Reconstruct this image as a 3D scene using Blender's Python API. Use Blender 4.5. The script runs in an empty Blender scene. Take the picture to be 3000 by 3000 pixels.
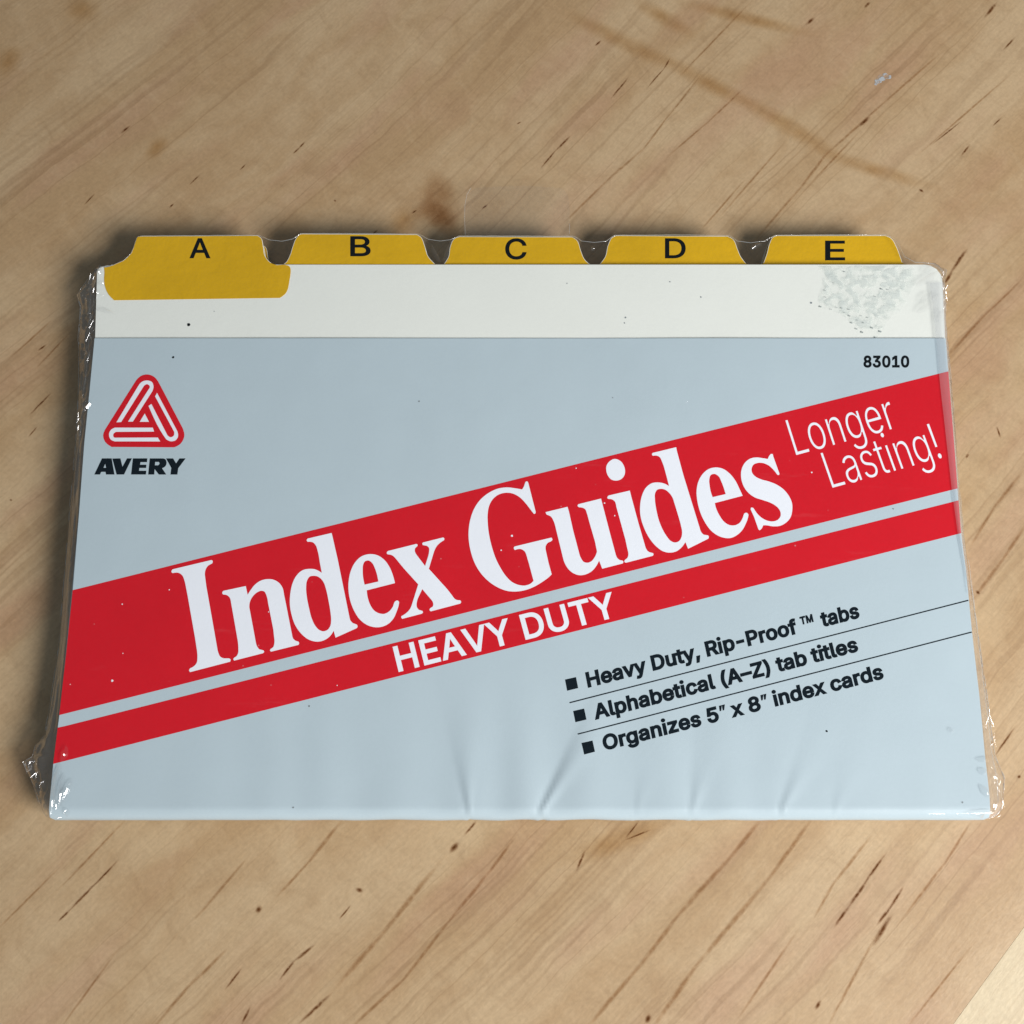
import bpy, bmesh, math, random, json
from mathutils import Vector, Matrix, noise
from mathutils.geometry import delaunay_2d_cdt
random.seed(7)
S = bpy.context.scene
C = S.collection
MM = 0.001

# ------------------------------------------------------------------ camera
PACK_H = 9.0            # height of the pack above the table, mm
CAM_UP = 250.8          # camera height above the pack, mm
TILT = math.radians(14.0)
FOC = 1.1               # focal length / sensor width
cam = bpy.data.cameras.new('camera')
cam.sensor_width = 36.0
cam.lens = 36.0 * FOC
cam.clip_start = 0.01
cam.clip_end = 50.0
co = bpy.data.objects.new('camera', cam)
co.location = (0, 0, (PACK_H + CAM_UP) * MM)
co.rotation_euler = (TILT, 0, 0)
C.objects.link(co)
S.camera = co

# ------------------------------------------------------------------ world and lamps
W = bpy.data.worlds.new('World')
S.world = W
W.use_nodes = True
bg = W.node_tree.nodes['Background']
bg.inputs[0].default_value = (0.74, 0.88, 1.0, 1)
bg.inputs[1].default_value = 0.18


def area(name, loc, size, size_y, power, col, target=(0, 0, 0)):
    l = bpy.data.lights.new(name, 'AREA')
    l.shape = 'RECTANGLE'
    l.size = size
    l.size_y = size_y
    l.energy = power
    l.color = col
    o = bpy.data.objects.new(name, l)
    o.location = loc
    d = Vector(target) - Vector(loc)
    o.rotation_euler = d.to_track_quat('-Z', 'Y').to_euler()
    C.objects.link(o)
    return o


area('window_light', (0.56, -0.345, 0.50), 0.40, 0.32, 11.1, (1.0, 0.985, 0.97), (0.02, 0.03, 0))

S.view_settings.view_transform = 'Standard'
S.view_settings.look = 'None'
S.view_settings.exposure = 0.0
S.view_settings.gamma = 1.0
S.render.engine = 'CYCLES'
S.cycles.max_bounces = 10
S.cycles.transparent_max_bounces = 24
S.cycles.caustics_reflective = False
S.cycles.caustics_refractive = False
S.cycles.sample_clamp_indirect = 4.0

# ------------------------------------------------------------------ measuring helper
CT, ST = math.cos(TILT), math.sin(TILT)


def pp(px, py, z=PACK_H):
    """photo measurement -> point in mm on the horizontal plane at height z"""
    x = (px - 1500) / (3000 * FOC)
    y = -(py - 1500) / (3000 * FOC)
    Y = y * CT + ST
    Z = y * ST - CT
    t = (z - (PACK_H + CAM_UP)) / Z
    return Vector((x * t, Y * t))


# ------------------------------------------------------------------ materials
def mat(name):
    m = bpy.data.materials.new(name)
    m.use_nodes = True
    nt = m.node_tree
    for n in list(nt.nodes):
        nt.nodes.remove(n)
    out = nt.nodes.new('ShaderNodeOutputMaterial')
    return m, nt, out


class NB:
    """small node builder"""
    def __init__(s, nt):
        s.nt = nt

    def n(s, t, **kw):
        nd = s.nt.nodes.new(t)
        for k, v in kw.items():
            setattr(nd, k, v)
        return nd

    def put(s, sock, v):
        if isinstance(v, bpy.types.NodeSocket):
            s.nt.links.new(v, sock)
        else:
            sock.default_value = v

    def math(s, op, a, b=0.0, c=0.0, clamp=False):
        nd = s.n('ShaderNodeMath', operation=op, use_clamp=clamp)
        s.put(nd.inputs[0], a)
        s.put(nd.inputs[1], b)
        s.put(nd.inputs[2], c)
        return nd.outputs[0]

    def noise(s, vec, scale, detail=2.0, rough=0.5, dist=0.0):
        nd = s.n('ShaderNodeTexNoise')
        s.put(nd.inputs['Vector'], vec)
        nd.inputs['Scale'].default_value = scale
        nd.inputs['Detail'].default_value = detail
        nd.inputs['Roughness'].default_value = rough
        nd.inputs['Distortion'].default_value = dist
        return nd

    def rng(s, v, a, b, c=0.0, d=1.0, smooth=True):
        nd = s.n('ShaderNodeMapRange')
        nd.interpolation_type = 'SMOOTHSTEP' if smooth else 'LINEAR'
        s.put(nd.inputs['Value'], v)
        nd.inputs['From Min'].default_value = a
        nd.inputs['From Max'].default_value = b
        nd.inputs['To Min'].default_value = c
        nd.inputs['To Max'].default_value = d
        return nd.outputs[0]

    def mix(s, f, a, b, blend='MIX'):
        nd = s.n('ShaderNodeMix', data_type='RGBA', blend_type=blend)
        s.put(nd.inputs[0], f)
        s.put(nd.inputs[6], a)
        s.put(nd.inputs[7], b)
        return nd.outputs[2]

    def bump(s, h, strength, dist):
        nd = s.n('ShaderNodeBump')
        nd.inputs['Strength'].default_value = strength
        nd.inputs['Distance'].default_value = dist
        s.put(nd.inputs['Height'], h)
        return nd.outputs[0]

    def mapping(s, vec, loc=(0, 0, 0), rot=(0, 0, 0), sc=(1, 1, 1), kind='POINT'):
        nd = s.n('ShaderNodeMapping', vector_type=kind)
        s.put(nd.inputs['Vector'], vec)
        nd.inputs['Location'].default_value = loc
        nd.inputs['Rotation'].default_value = rot
        nd.inputs['Scale'].default_value = sc
        return nd.outputs[0]


def principled(b, out, col, rough, spec=0.5, normal=None, coat=0.0, coat_r=0.2):
    p = b.n('ShaderNodeBsdfPrincipled')
    b.put(p.inputs['Base Color'], col)
    b.put(p.inputs['Roughness'], rough)
    p.inputs['Specular IOR Level'].default_value = spec
    p.inputs['Coat Weight'].default_value = coat
    p.inputs['Coat Roughness'].default_value = coat_r
    if normal is not None:
        b.put(p.inputs['Normal'], normal)
    b.nt.links.new(p.outputs[0], out.inputs[0])
    return p


def paper(name, col, rough=0.45, grain=0.03, spec=0.35, fibre=1.0, var=0.06, coarse=0.0, nicks=0.0):
    m, nt, out = mat(name)
    b = NB(nt)
    g = b.n('ShaderNodeNewGeometry').outputs['Position']
    n1 = b.noise(g, 60.0, 3.0)
    n2 = b.noise(g, 1400.0, 3.0, 0.6)
    f = b.math('ADD', b.math('MULTIPLY', b.math('SUBTRACT', n1.outputs[0], 0.5), var * 2),
               b.math('MULTIPLY', b.math('SUBTRACT', n2.outputs[0], 0.5), grain * 2))
    f = b.math('ADD', f, 1.0)
    vm = b.n('ShaderNodeVectorMath', operation='SCALE')
    vm.inputs[0].default_value = col[:3]
    b.put(vm.inputs[3], f)
    colr = vm.outputs[0]
    if nicks:                                   # small rubbed spots where the ink is gone
        vo = b.n('ShaderNodeTexVoronoi', feature='F1')
        b.put(vo.inputs['Vector'], g)
        vo.inputs["Scale"].default_value = 620.0
        sp = b.n('ShaderNodeSeparateColor')
        b.put(sp.inputs[0], vo.outputs['Color'])
        k = b.math('MULTIPLY', b.rng(vo.outputs['Distance'], 0.05, 0.16, 1.0, 0.0), b.rng(sp.outputs[0], 0.965, 0.99, 0.0, nicks))
        rub = b.noise(b.mapping(g, rot=(0, 0, 0.5), sc=(40, 260, 1)), 1.0, 4.0, 0.7)
        k = b.math('MAXIMUM', k, b.rng(rub.outputs[0], 0.60, 0.80, 0.0, nicks * 0.14))
        colr = b.mix(k, colr, (0.72, 0.72, 0.74, 1))
    h = n2.outputs[0]
    if coarse:
        n3 = b.noise(g, 420.0, 2.0)
        h = b.math('ADD', h, b.math('MULTIPLY', n3.outputs[0], coarse))
    principled(b, out, colr, rough, spec, b.bump(h, 0.25 * fibre, 0.00006))
    return m


M = {}
M['sleeve'] = paper('sleeve_grey', (0.480, 0.578, 0.625), 0.42, 0.02, spec=0.25, var=0.035)
M['red'] = paper('print_red', (0.63, 0.010, 0.020), 0.5, 0.07, spec=0.07, var=0.06, nicks=0.25)
M['white'] = paper('print_white', (0.86, 0.89, 0.95), 0.42, 0.015, var=0.02)
M['black'] = paper('print_black', (0.004, 0.006, 0.008), 0.6, 0.1, spec=0.03)
M['dark'] = paper('print_dark', (0.004, 0.009, 0.014), 0.6, 0.1, spec=0.03)
M['card'] = paper('ivory_card', (0.815, 0.835, 0.775), 0.6, 0.03, fibre=1.0, var=0.03, coarse=1.5)
M['yellow'] = paper('yellow_vinyl', (0.66, 0.385, 0.008), 0.42, 0.06, spec=0.25, fibre=2.5, var=0.16, coarse=2.5)
M['speck'] = paper('grey_speck', (0.22, 0.25, 0.26), 0.6, 0.1)


M['pit'] = paper('glue_pit_grey', (0.36, 0.40, 0.39), 0.6, 0.1)


def film(name, milky, rough, refl, wr_scale, wr, tint=(1, 1, 1)):
    """clear shrink film: see-through, with a glossy skin"""
    m, nt, out = mat(name)
    b = NB(nt)
    g = b.n('ShaderNodeNewGeometry').outputs['Position']
    a = b.noise(g, wr_scale, 3.0, 0.55, 0.6)
    nrm = b.bump(a.outputs[0], wr, 0.0006)
    tr = b.n('ShaderNodeBsdfTransparent')
    tr.inputs[0].default_value = (*tint, 1)
    gl = b.n('ShaderNodeBsdfGlossy')
    gl.inputs['Roughness'].default_value = rough
    gl.inputs['Color'].default_value = (1, 1, 1, 1)
    b.put(gl.inputs['Normal'], nrm)
    di = b.n('ShaderNodeBsdfDiffuse')
    di.inputs[0].default_value = (0.85, 0.88, 0.9, 1)
    mx0 = b.n('ShaderNodeMixShader')
    mx0.inputs[0].default_value = milky
    nt.links.new(tr.outputs[0], mx0.inputs[1])
    nt.links.new(di.outputs[0], mx0.inputs[2])
    fr = b.n('ShaderNodeLayerWeight')
    fr.inputs[0].default_value = 0.5
    b.put(fr.inputs['Normal'], nrm)
    f = b.math('MULTIPLY_ADD', b.math('POWER', fr.outputs['Facing'], 5.0), 0.92, 0.05)
    f = b.math('MULTIPLY', f, refl, clamp=True)
    mx = b.n('ShaderNodeMixShader')
    b.put(mx.inputs[0], f)
    nt.links.new(mx0.outputs[0], mx.inputs[1])
    nt.links.new(gl.outputs[0], mx.inputs[2])
    nt.links.new(mx.outputs[0], out.inputs[0])
    return m


M['film'] = film('clear_film', 0.0, 0.07, 0.6, 40.0, 0.12)
M['fold'] = film('fold_film', 0.01, 0.09, 1.1, 120.0, 0.06)
M['film_side'] = film('crinkled_film', 0.02, 0.09, 2.0, 160.0, 0.15, (0.96, 0.96, 0.97))
M['film_lap'] = film('lapped_film', 0.13, 0.10, 1.3, 120.0, 0.4, (0.97, 0.97, 0.98))
M['hang'] = film('hang_tab_film', 0.004, 0.08, 0.7, 90.0, 0.15)
M['film_edge'] = film('film_edge', 0.30, 0.10, 3.0, 90.0, 0.1)

# wood ------------------------------------------------------------
# measured marks: (x1,y1,x2,y2,width) in photo pixels, laid on the table plane
K = 0.7764
def q(ox, oy, pts):
    return [(ox + a * K, oy + b_ * K, ox + c * K, oy + d * K, w) for a, b_, c, d, w in pts]

DARK = (q(1500, 0, [(1828, 12, 1785, 65, 10), (1142, 66, 1110, 94, 9), (1350, 8, 1330, 30, 8), (1895, 145, 1856, 187, 6),
                    (596, 222, 572, 262, 5), (575, 258, 512, 330, 4), (336, 154, 314, 174, 6), (440, 293, 374, 372, 5),
                    (222, 512, 165, 570, 6), (170, 562, 110, 634, 5), (1350, 443, 1312, 476, 9), (1696, 458, 1590, 542, 4),
                    (1726, 548, 1696, 588, 6), (1846, 446, 1814, 476, 4), (1548, 716, 1542, 724, 14), (35, 460, 18, 470, 4)])
        + q(0, 0, [(490, 476, 458, 502, 7), (1152, 535, 1128, 560, 5), (1130, 558, 1107, 580, 5), (928, 620, 906, 641, 4), (755, 660, 716, 697, 4),
                   (656, 768, 640, 785, 5), (357, 733, 318, 774, 4), (1840, 773, 1820, 788, 5), (1426, 868, 1404, 886, 4),
                   (1268, 756, 1262, 760, 7), (1572, 793, 1555, 806, 4)])
        + q(0, 2250, [(445, 350, 350, 450, 5), (365, 432, 262, 538, 6), (268, 532, 220, 580, 5), (1188, 668, 1110, 730, 7), (1115, 724, 1055, 800, 6),
                      (916, 752, 850, 836, 5), (1246, 855, 1130, 964, 8), (945, 903, 913, 966, 6), (984, 520, 970, 546, 12),
                      (1360, 452, 1354, 470, 16), (1730, 283, 1698, 317, 13), (1800, 198, 1752, 254, 6), (1324, 518, 1280, 572, 4)])
        + q(1500, 2250, [(1412, 322, 1330, 435, 6), (1345, 418, 1268, 528, 7), (1272, 522, 1218, 598, 7), (1477, 448, 1420, 540, 6), (1432, 522, 1378, 592, 7),
                         (1430, 558, 1362, 672, 11), (520, 928, 508, 964, 12), (1166, 878, 1144, 910, 8),
                         (276, 313, 244, 388, 6), (480, 200, 430, 262, 4), (522, 234, 428, 272, 4)])
        + [(2834, 728, 2785, 800, 9), (2790, 795, 2765, 835, 9), (215 * .8283, 0, 0, 0, 0)][:2]
        + [(136, 1010, 112, 1028, 5), (152, 1150, 88, 1215, 5), (110, 1250, 84, 1280, 4), (34, 1463, 31, 1468, 6),
           (2868, 1732, 2862, 1740, 10), (2920, 1250, 2932, 1284, 5), (2838, 1330, 2830, 1342, 6),
           (2974, 2130, 2915, 2214, 5), (2990, 2272, 2982, 2280, 7)])
LINE = (q(1500, 0, [(1600, 215, 1390, 400, 6), (1400, 390, 1190, 580, 6), (1195, 570, 1080, 720, 7), (1085, 712, 930, 892, 6), (870, 338, 735, 465, 5), (740, 460, 600, 580, 5),
                    (700, 300, 590, 440, 5), (595, 430, 490, 572, 5), (495, 562, 350, 690, 6), (355, 685, 205, 832, 6), (880, 30, 650, 270, 5),
                    (860, 700, 720, 860, 5), (1290, 520, 1120, 700, 5), (1010, 560, 800, 800, 5), (1860, 300, 1560, 560, 5)])
        + q(0, 2250, [(1290, 198, 1160, 362, 8), (1170, 350, 1050, 480, 6), (850, 690, 720, 820, 7), (740, 790, 590, 968, 7),
                      (1930, 280, 1840, 402, 7), (1842, 398, 1706, 565, 8), (1712, 556, 1515, 808, 7), (1525, 796, 1336, 970, 7),
                      (1640, 380, 1436, 636, 11), (1444, 625, 1285, 808, 11), (925, 350, 745, 560, 6), (470, 200, 240, 440, 5), (210, 390, 0, 600, 5), (420, 720, 240, 966, 5)])
        + q(1500, 2250, [(936, 198, 826, 336, 9), (834, 326, 634, 548, 10), (642, 536, 476, 756, 9), (484, 744, 292, 970, 9),
                         (1127, 198, 956, 436, 9), (964, 424, 694, 748, 10), (704, 734, 540, 968, 10),
                         (1347, 268, 1206, 446, 7), (1214, 436, 1148, 552, 6), (1062, 636, 866, 926, 6), (1722, 218, 1636, 356, 6),
                         (1644, 344, 1476, 566, 6), (1372, 636, 1196, 966, 6), (1720, 690, 1500, 966, 5)])
        + [(2985, 828, 2890, 920, 6), (2895, 912, 2785, 1034, 7), (2988, 1392, 2910, 1490, 8), (2915, 1483, 2850, 1590, 7),
           (3000, 1546, 2930, 1650, 8), (2935, 1642, 2862, 1742, 9), (150, 940, 40, 1040, 5), (200, 980, 110, 1075, 4)])
STAIN = (q(1500, 0, [(245, 70, 600, 245, 46), (580, 225, 900, 400, 42), (870, 370, 1200, 575, 46), (480, 10, 670, 125, 40), (680, 20, 1100, 120, 36), (1180, 580, 1560, 700, 36)])
         + [(1210, 620, 1150, 690, 60)]
         + q(0, 0, [(360, 0, 255, 70, 80), (0, 280, 60, 180, 60), (620, 520, 560, 590, 40)])
         + q(1500, 2250, [(560, 210, 250, 330, 44)]))


GRAIN = math.radians(46.5)


def wood(name, light, mid, dark, seed=0.0):
    m, nt, out = mat(name)
    b = NB(nt)
    pos = b.n('ShaderNodeNewGeometry').outputs['Position']
    sep = b.n('ShaderNodeSeparateXYZ')
    b.put(sep.inputs[0], pos)
    cmb = b.n('ShaderNodeCombineXYZ')
    b.put(cmb.inputs[0], sep.outputs[0])
    b.put(cmb.inputs[1], sep.outputs[1])
    cmb.inputs[2].default_value = 0
    P = cmb.outputs[0]
    # gentle bending of the grain
    wn = b.noise(P, 3.2, 1.0)
    wv = b.n('ShaderNodeVectorMath', operation='MULTIPLY_ADD')
    b.put(wv.inputs[0], wn.outputs['Color'])
    wv.inputs[1].default_value = (0.030, 0.030, 0)
    b.put(wv.inputs[2], P)
    Pw = wv.outputs[0]
    wn2 = b.noise(P, 70.0, 2.0)
    wv2 = b.n('ShaderNodeVectorMath', operation='MULTIPLY_ADD')
    b.put(wv2.inputs[0], wn2.outputs['Color'])
    wv2.inputs[1].default_value = (0.0022, 0.0022, 0)
    b.put(wv2.inputs[2], Pw)
    Pg = wv2.outputs[0]
    uv = b.mapping(Pg, (seed, seed * 0.37, 0), (0, 0, 0), (1, 1, 1))
    rot = b.mapping(uv, (0, 0, 0), (0, 0, -GRAIN), (1, 1, 1))          # x along the grain

    def aniso(a, c):
        return b.mapping(rot, (0, 0, 0), (0, 0, 0), (a, c, 1))
    broad = b.noise(aniso(5, 42), 1.0, 3.0, 0.55).outputs[0]
    blot = b.noise(aniso(38, 75), 1.0, 4.0, 0.6, 0.8).outputs[0]
    fig = b.noise(b.mapping(rot, (0, 0, 0), (0, 0, 0), (190, 120, 1)), 1.0, 5.0, 0.68, 0.9).outputs[0]
    lines = b.noise(aniso(2.2, 185), 1.0, 1.5, 0.5).outputs[0]
    lines2 = b.noise(aniso(9, 620), 1.0, 2.0, 0.6).outputs[0]
    fibre = b.noise(aniso(260, 1500), 1.0, 3.0, 0.65).outputs[0]
    grit = b.noise(rot, 1150.0, 2.0, 0.6).outputs[0]
    ridge = b.math('ABSOLUTE', b.math('SUBTRACT', lines, 0.5))
    ln = b.rng(ridge, 0.0, 0.030, 1.0, 0.0)
    ln = b.math('MULTIPLY', ln, b.rng(b.noise(aniso(10, 30), 1.0, 2.0).outputs[0], 0.36, 0.66, 0.03, 0.34))
    ridge2 = b.math('ABSOLUTE', b.math('SUBTRACT', lines2, 0.5))
    ln2 = b.math('MULTIPLY', b.rng(ridge2, 0.0, 0.05, 1.0, 0.0), b.rng(b.noise(aniso(20, 36), 1.0, 2.0).outputs[0], 0.42, 0.68, 0.02, 0.13))
    # tiny pores
    vor = b.n('ShaderNodeTexVoronoi', feature='F1')
    b.put(vor.inputs['Vector'], aniso(120, 640))
    vor.inputs['Scale'].default_value = 1.0
    sx = b.n('ShaderNodeSeparateColor')
    b.put(sx.inputs[0], vor.outputs['Color'])
    pore = b.math('MULTIPLY', b.rng(vor.outputs['Distance'], 0.0, 0.28, 1.0, 0.0), b.rng(sx.outputs[0], 0.95, 1.0, 0.0, 0.06))
    tone = b.math('ADD', b.math('MULTIPLY', broad, 0.62), b.math('MULTIPLY', blot, 0.38))
    c1 = b.mix(b.rng(tone, 0.40, 0.60), (*light, 1), (*mid, 1))
    pink = (mid[0] * 1.03, mid[1] * 0.93, mid[2] * 1.08, 1)
    c1 = b.mix(b.rng(b.noise(aniso(16, 60), 1.0, 2.0).outputs[0], 0.50, 0.70, 0.0, 0.50), c1, pink)
    c1 = b.mix(b.rng(fig, 0.45, 0.75, 0.0, 0.20), c1, (*dark, 1))
    c1 = b.mix(b.rng(fig, 0.28, 0.50, 0.24, 0.0), c1, (light[0] * 1.08, light[1] * 1.10, light[2] * 1.14, 1))
    c1 = b.mix(ln, c1, (*dark, 1))
    c1 = b.mix(ln2, c1, (*dark, 1))
    c1 = b.mix(pore, c1, (dark[0] * 0.7, dark[1] * 0.65, dark[2] * 0.6, 1))
    v = b.math('ADD', b.math('MULTIPLY', b.math('SUBTRACT', fibre, 0.5), 0.22), b.math('MULTIPLY', b.math('SUBTRACT', grit, 0.5), 0.30))
    sc = b.n('ShaderNodeVectorMath', operation='SCALE')
    b.put(sc.inputs[0], c1)
    b.put(sc.inputs[3], b.math('ADD', v, 1.0))
    col = sc.outputs[0]
    hgt = b.math('ADD', b.math('MULTIPLY', grit, 0.7), b.math('MULTIPLY', fibre, 0.6))
    nrm = b.bump(hgt, 0.30, 0.00012)
    rg = b.rng(blot, 0.3, 0.7, 0.40, 0.52)
    principled(b, out, col, rg, 0.45, nrm, 0.18, 0.28)
    return m


M['maple'] = wood('maple', (0.515, 0.366, 0.212), (0.435, 0.284, 0.148), (0.240, 0.130, 0.055))
M['maple_pale'] = wood('maple_pale', (0.58, 0.47, 0.30), (0.53, 0.41, 0.25), (0.38, 0.26, 0.14), 3.3)
M['maple_tan'] = wood('maple_tan', (0.50, 0.34, 0.20), (0.42, 0.27, 0.15), (0.24, 0.13, 0.06), 7.1)


# ------------------------------------------------------------------ object helpers
def link(name, mesh, material, parent=None, smooth=False):
    o = bpy.data.objects.new(name, mesh)
    C.objects.link(o)
    if material is not None:
        mesh.materials.clear()
        mesh.materials.append(material)
    if parent is not None:
        o.parent = parent
    if smooth:
        mesh.polygons.foreach_set('use_smooth', [True] * len(mesh.polygons))
    return o


def mesh_from(name, verts, faces):
    me = bpy.data.meshes.new(name)
    me.from_pydata([(v[0] * MM, v[1] * MM, v[2] * MM) for v in verts], [], faces)
    me.update()
    return me


def grid_mesh(name, fn, nu, nv):
    vs, fs = [], []
    for j in range(nv + 1):
        for i in range(nu + 1):
            vs.append(fn(i / nu, j / nv))
    for j in range(nv):
        for i in range(nu):
            a = j * (nu + 1) + i
            fs.append((a, a + 1, a + nu + 2, a + nu + 1))
    return mesh_from(name, vs, fs)


def interp(pts, t):
    """pts: sorted list of (t, value)"""
    if t <= pts[0][0]:
        return pts[0][1]
    for k in range(len(pts) - 1):
        if t <= pts[k + 1][0]:
            a, b_ = pts[k], pts[k + 1]
            f = (t - a[0]) / max(1e-9, b_[0] - a[0])
            return a[1] + (b_[1] - a[1]) * f
    return pts[-1][1]


def curve_of(px_pts, z):
    """traced edge -> sorted [(Y, X)] in mm"""
    r = []
    for (x, y) in px_pts:
        p = pp(x, y, z)
        r.append((p.y, p.x))
    r.sort()
    return r


LEFT = curve_of([(281, 800), (277, 991), (262, 1150), (247, 1299), (233, 1485), (213, 1729), (196, 1897), (174, 2095), (156, 2238), (146, 2340), (141, 2400)], PACK_H)
RIGHT = curve_of([(2762, 800), (2771, 991), (2778, 1088), (2790, 1240), (2805, 1431), (2816, 1565), (2830, 1665), (2848, 1853), (2870, 2040), (2886, 2212), (2899, 2330), (2903, 2400)], PACK_H)


def Lx(Y):
    return interp(LEFT, Y)


def Rx(Y):
    return interp(RIGHT, Y)


Y_SL = pp(1500, 991).y           # upper edge of the printed sleeve
Y_CR = pp(1500, 2370).y          # crease where it turns down
Y_TOP = pp(1500, 773).y          # shoulder line of the cards

# pinched creases along the lower fold: (px, py, lean_px, length_mm, width_mm, depth_mm)
CREASE = [(1370, 2378, -25, 17, 5.0, 0.40), (1578, 2380, 45, 20, 4.2, 0.62), (2025, 2372, 4, 13, 5.0, 0.30),
          (2285, 2372, 30, 15, 4.5, 0.30), (1862, 2374, 0, 9, 4.0, 0.14), (2440, 2374, 12, 10, 5.0, 0.12)]
CR = []
for (x, y, lean, L, wd, dp) in CREASE:
    p0 = pp(x, y)
    p1 = pp(x + lean, y - 100)
    d = (p1 - p0).normalized()
    CR.append((p0, d, Vector((d.y, -d.x)), L, wd, dp))


def dent(x, y):
    z = 0.0
    for (p0, d, nrm, L, wd, dp) in CR:
        r = Vector((x, y)) - p0
        s = r.dot(d)
        t = r.dot(nrm)
        s = max(s, 0.0)
        if s > L * 2.2:
            continue
        w = 0.5 + wd * min(1.0, s / L)
        fade = max(0.0, 1 - s / (L * 2.2)) ** 2
        if t > 0:
            pr = math.exp(-t / (w * 0.33))
        else:
            pr = math.exp(t / (w * 1.1))
        z += 0.72 * dp * fade * (0.7 * math.exp(-((t - w * 0.7) / (w * 0.6)) ** 2) - 0.8 * pr)
    low = max(0.0, min(1.0, (Y_CR + 34 - y) / 34.0))
    low = low * low * (3 - 2 * low)
    mid = math.exp(-((x - 5) / 52.0) ** 2)
    z += 0.16 * low * mid * math.sin(x * 0.44 + 0.8 * math.sin(x * 0.13)) * 0.9
    z += 0.14 * (noise.noise(Vector((x * 0.03, y * 0.03, 3.1))))
    z += 0.03 * (noise.noise(Vector((x * 0.14, y * 0.14, 8.1))))
    return max(z, -0.34)


def top_z(x, y):
    return PACK_H + dent(x, y) - 0.02


# ------------------------------------------------------------------ table
def tag(o, label=None, cat=None, group=None, kind=None):
    if label: o['label'] = label
    if cat: o['category'] = cat
    if group: o['group'] = group
    if kind: o['kind'] = kind
    return o


def empty(name, loc=(0, 0, 0)):
    o = bpy.data.objects.new(name, None)
    o.location = loc
    o.empty_display_size = 0.02
    C.objects.link(o)
    return o


e0, e1 = pp(3000, 2716, 0), pp(2793, 3000, 0)
seam_dir = (e0 - e1).normalized()
seam_n = Vector((seam_dir.y, -seam_dir.x))       # towards the lower right
table = tag(empty('wooden_table'), 'pale maple table top of wide boards with dark grain flecks, under the wrapped pack', 'table')
ctr = e0


def board(name, a, b_, material, label=None):
    """board between two offsets from the seam, measured across the grain"""
    bm = bmesh.new()
    g = 0.008
    cs = []
    for (t, s) in ((-900, a + g), (900, a + g), (900, b_ - g), (-900, b_ - g)):
        p = ctr + seam_dir * t + seam_n * s
        cs.append(p)
    top = [bm.verts.new((p.x * MM, p.y * MM, 0)) for p in cs]
    f = bm.faces.new(top)
    if f.normal.z < 0 or f.calc_area() and False:
        f.normal_flip()
    r = bmesh.ops.extrude_face_region(bm, geom=[f])
    for v in [x for x in r['geom'] if isinstance(x, bmesh.types.BMVert)]:
        v.co.z = -0.028
    bmesh.ops.recalc_face_normals(bm, faces=bm.faces)
    ed = [e for e in bm.edges if all(abs(v.co.z) < 1e-6 for v in e.verts)]
    bmesh.ops.bevel(bm, geom=ed, offset=0.00003, segments=2, affect='EDGES')
    me = bpy.data.meshes.new(name)
    bm.to_mesh(me)
    o = link(name, me, material, table)
    if label: o['label'] = label
    return o


board('board', -520, 0, M['maple'])
board('board', 0, 210, M['maple_pale'], 'paler cream board at the lower right corner')
board('board', 210, 430, M['maple_tan'])
board('board', -820, -520, M['maple_tan'])

def stain_mat(name, tint, e0, e1, amount, nscale, namp, var=(0.3, 0.6, 0.5, 1.0)):
    """colour soaked into the wood: darkens what lies under it"""
    m, nt, out = mat(name)
    b = NB(nt)
    uv = b.n('ShaderNodeAttribute', attribute_name='along').outputs['Vector']
    g = b.n('ShaderNodeNewGeometry').outputs['Position']
    n1 = b.noise(g, nscale, 3.0, 0.6)
    ad = b.n('ShaderNodeVectorMath', operation='MULTIPLY_ADD')
    b.put(ad.inputs[0], n1.outputs['Color'])
    ad.inputs[1].default_value = (namp, namp * 1.6, 0)
    b.put(ad.inputs[2], uv)
    sb = b.n('ShaderNodeVectorMath', operation='SUBTRACT')
    b.put(sb.inputs[0], ad.outputs[0])
    sb.inputs[1].default_value = (namp * 0.5, namp * 0.8, 0)
    ln = b.n('ShaderNodeVectorMath', operation='LENGTH')
    b.put(ln.inputs[0], sb.outputs[0])
    f = b.rng(ln.outputs['Value'], e0, e1, 1.0, 0.0)
    n2 = b.noise(g, nscale * 2.2, 3.0, 0.6)
    f = b.math('MULTIPLY', f, b.rng(n2.outputs[0], *var))
    f = b.math('MULTIPLY', f, amount)
    tr = b.n('ShaderNodeBsdfTransparent')
    b.put(tr.inputs[0], b.mix(f, (1, 1, 1, 1), (*tint, 1)))
    nt.links.new(tr.outputs[0], out.inputs[0])
    return m


def marks(name, items, material, z0, parent, grow=1.0):
    vs, fs, att = [], [], []
    for n_, (x1, y1, x2, y2, w) in enumerate(items):
        p, r = pp(x1, y1, 0), pp(x2, y2, 0)
        d = p - r
        L = max(d.length * 0.5, 0.1) * 1.3 * grow
        wd = w * 0.5 * 0.085 * 1.6 * grow
        c = (p + r) * 0.5
        e = d.normalized()
        f = Vector((-e.y, e.x))
        b0 = len(vs)
        for (a, t) in ((-1, -1), (1, -1), (1, 1), (-1, 1)):
            v = c + e * (L * a * 1.4) + f * (wd * t * 1.4)
            vs.append((v.x, v.y, z0 + n_ * 0.0004))
            att.append((a * 1.4, t * 1.4, 0))
        fs.append((b0, b0 + 1, b0 + 2, b0 + 3))
    me = mesh_from(name, vs, fs)
    at = me.attributes.new('along', 'FLOAT_VECTOR', 'POINT')
    at.data.foreach_set('vector', [x for a in att for x in a])
    o = link(name, me, material, parent)
    o['kind'] = 'stuff'
    return o


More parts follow.
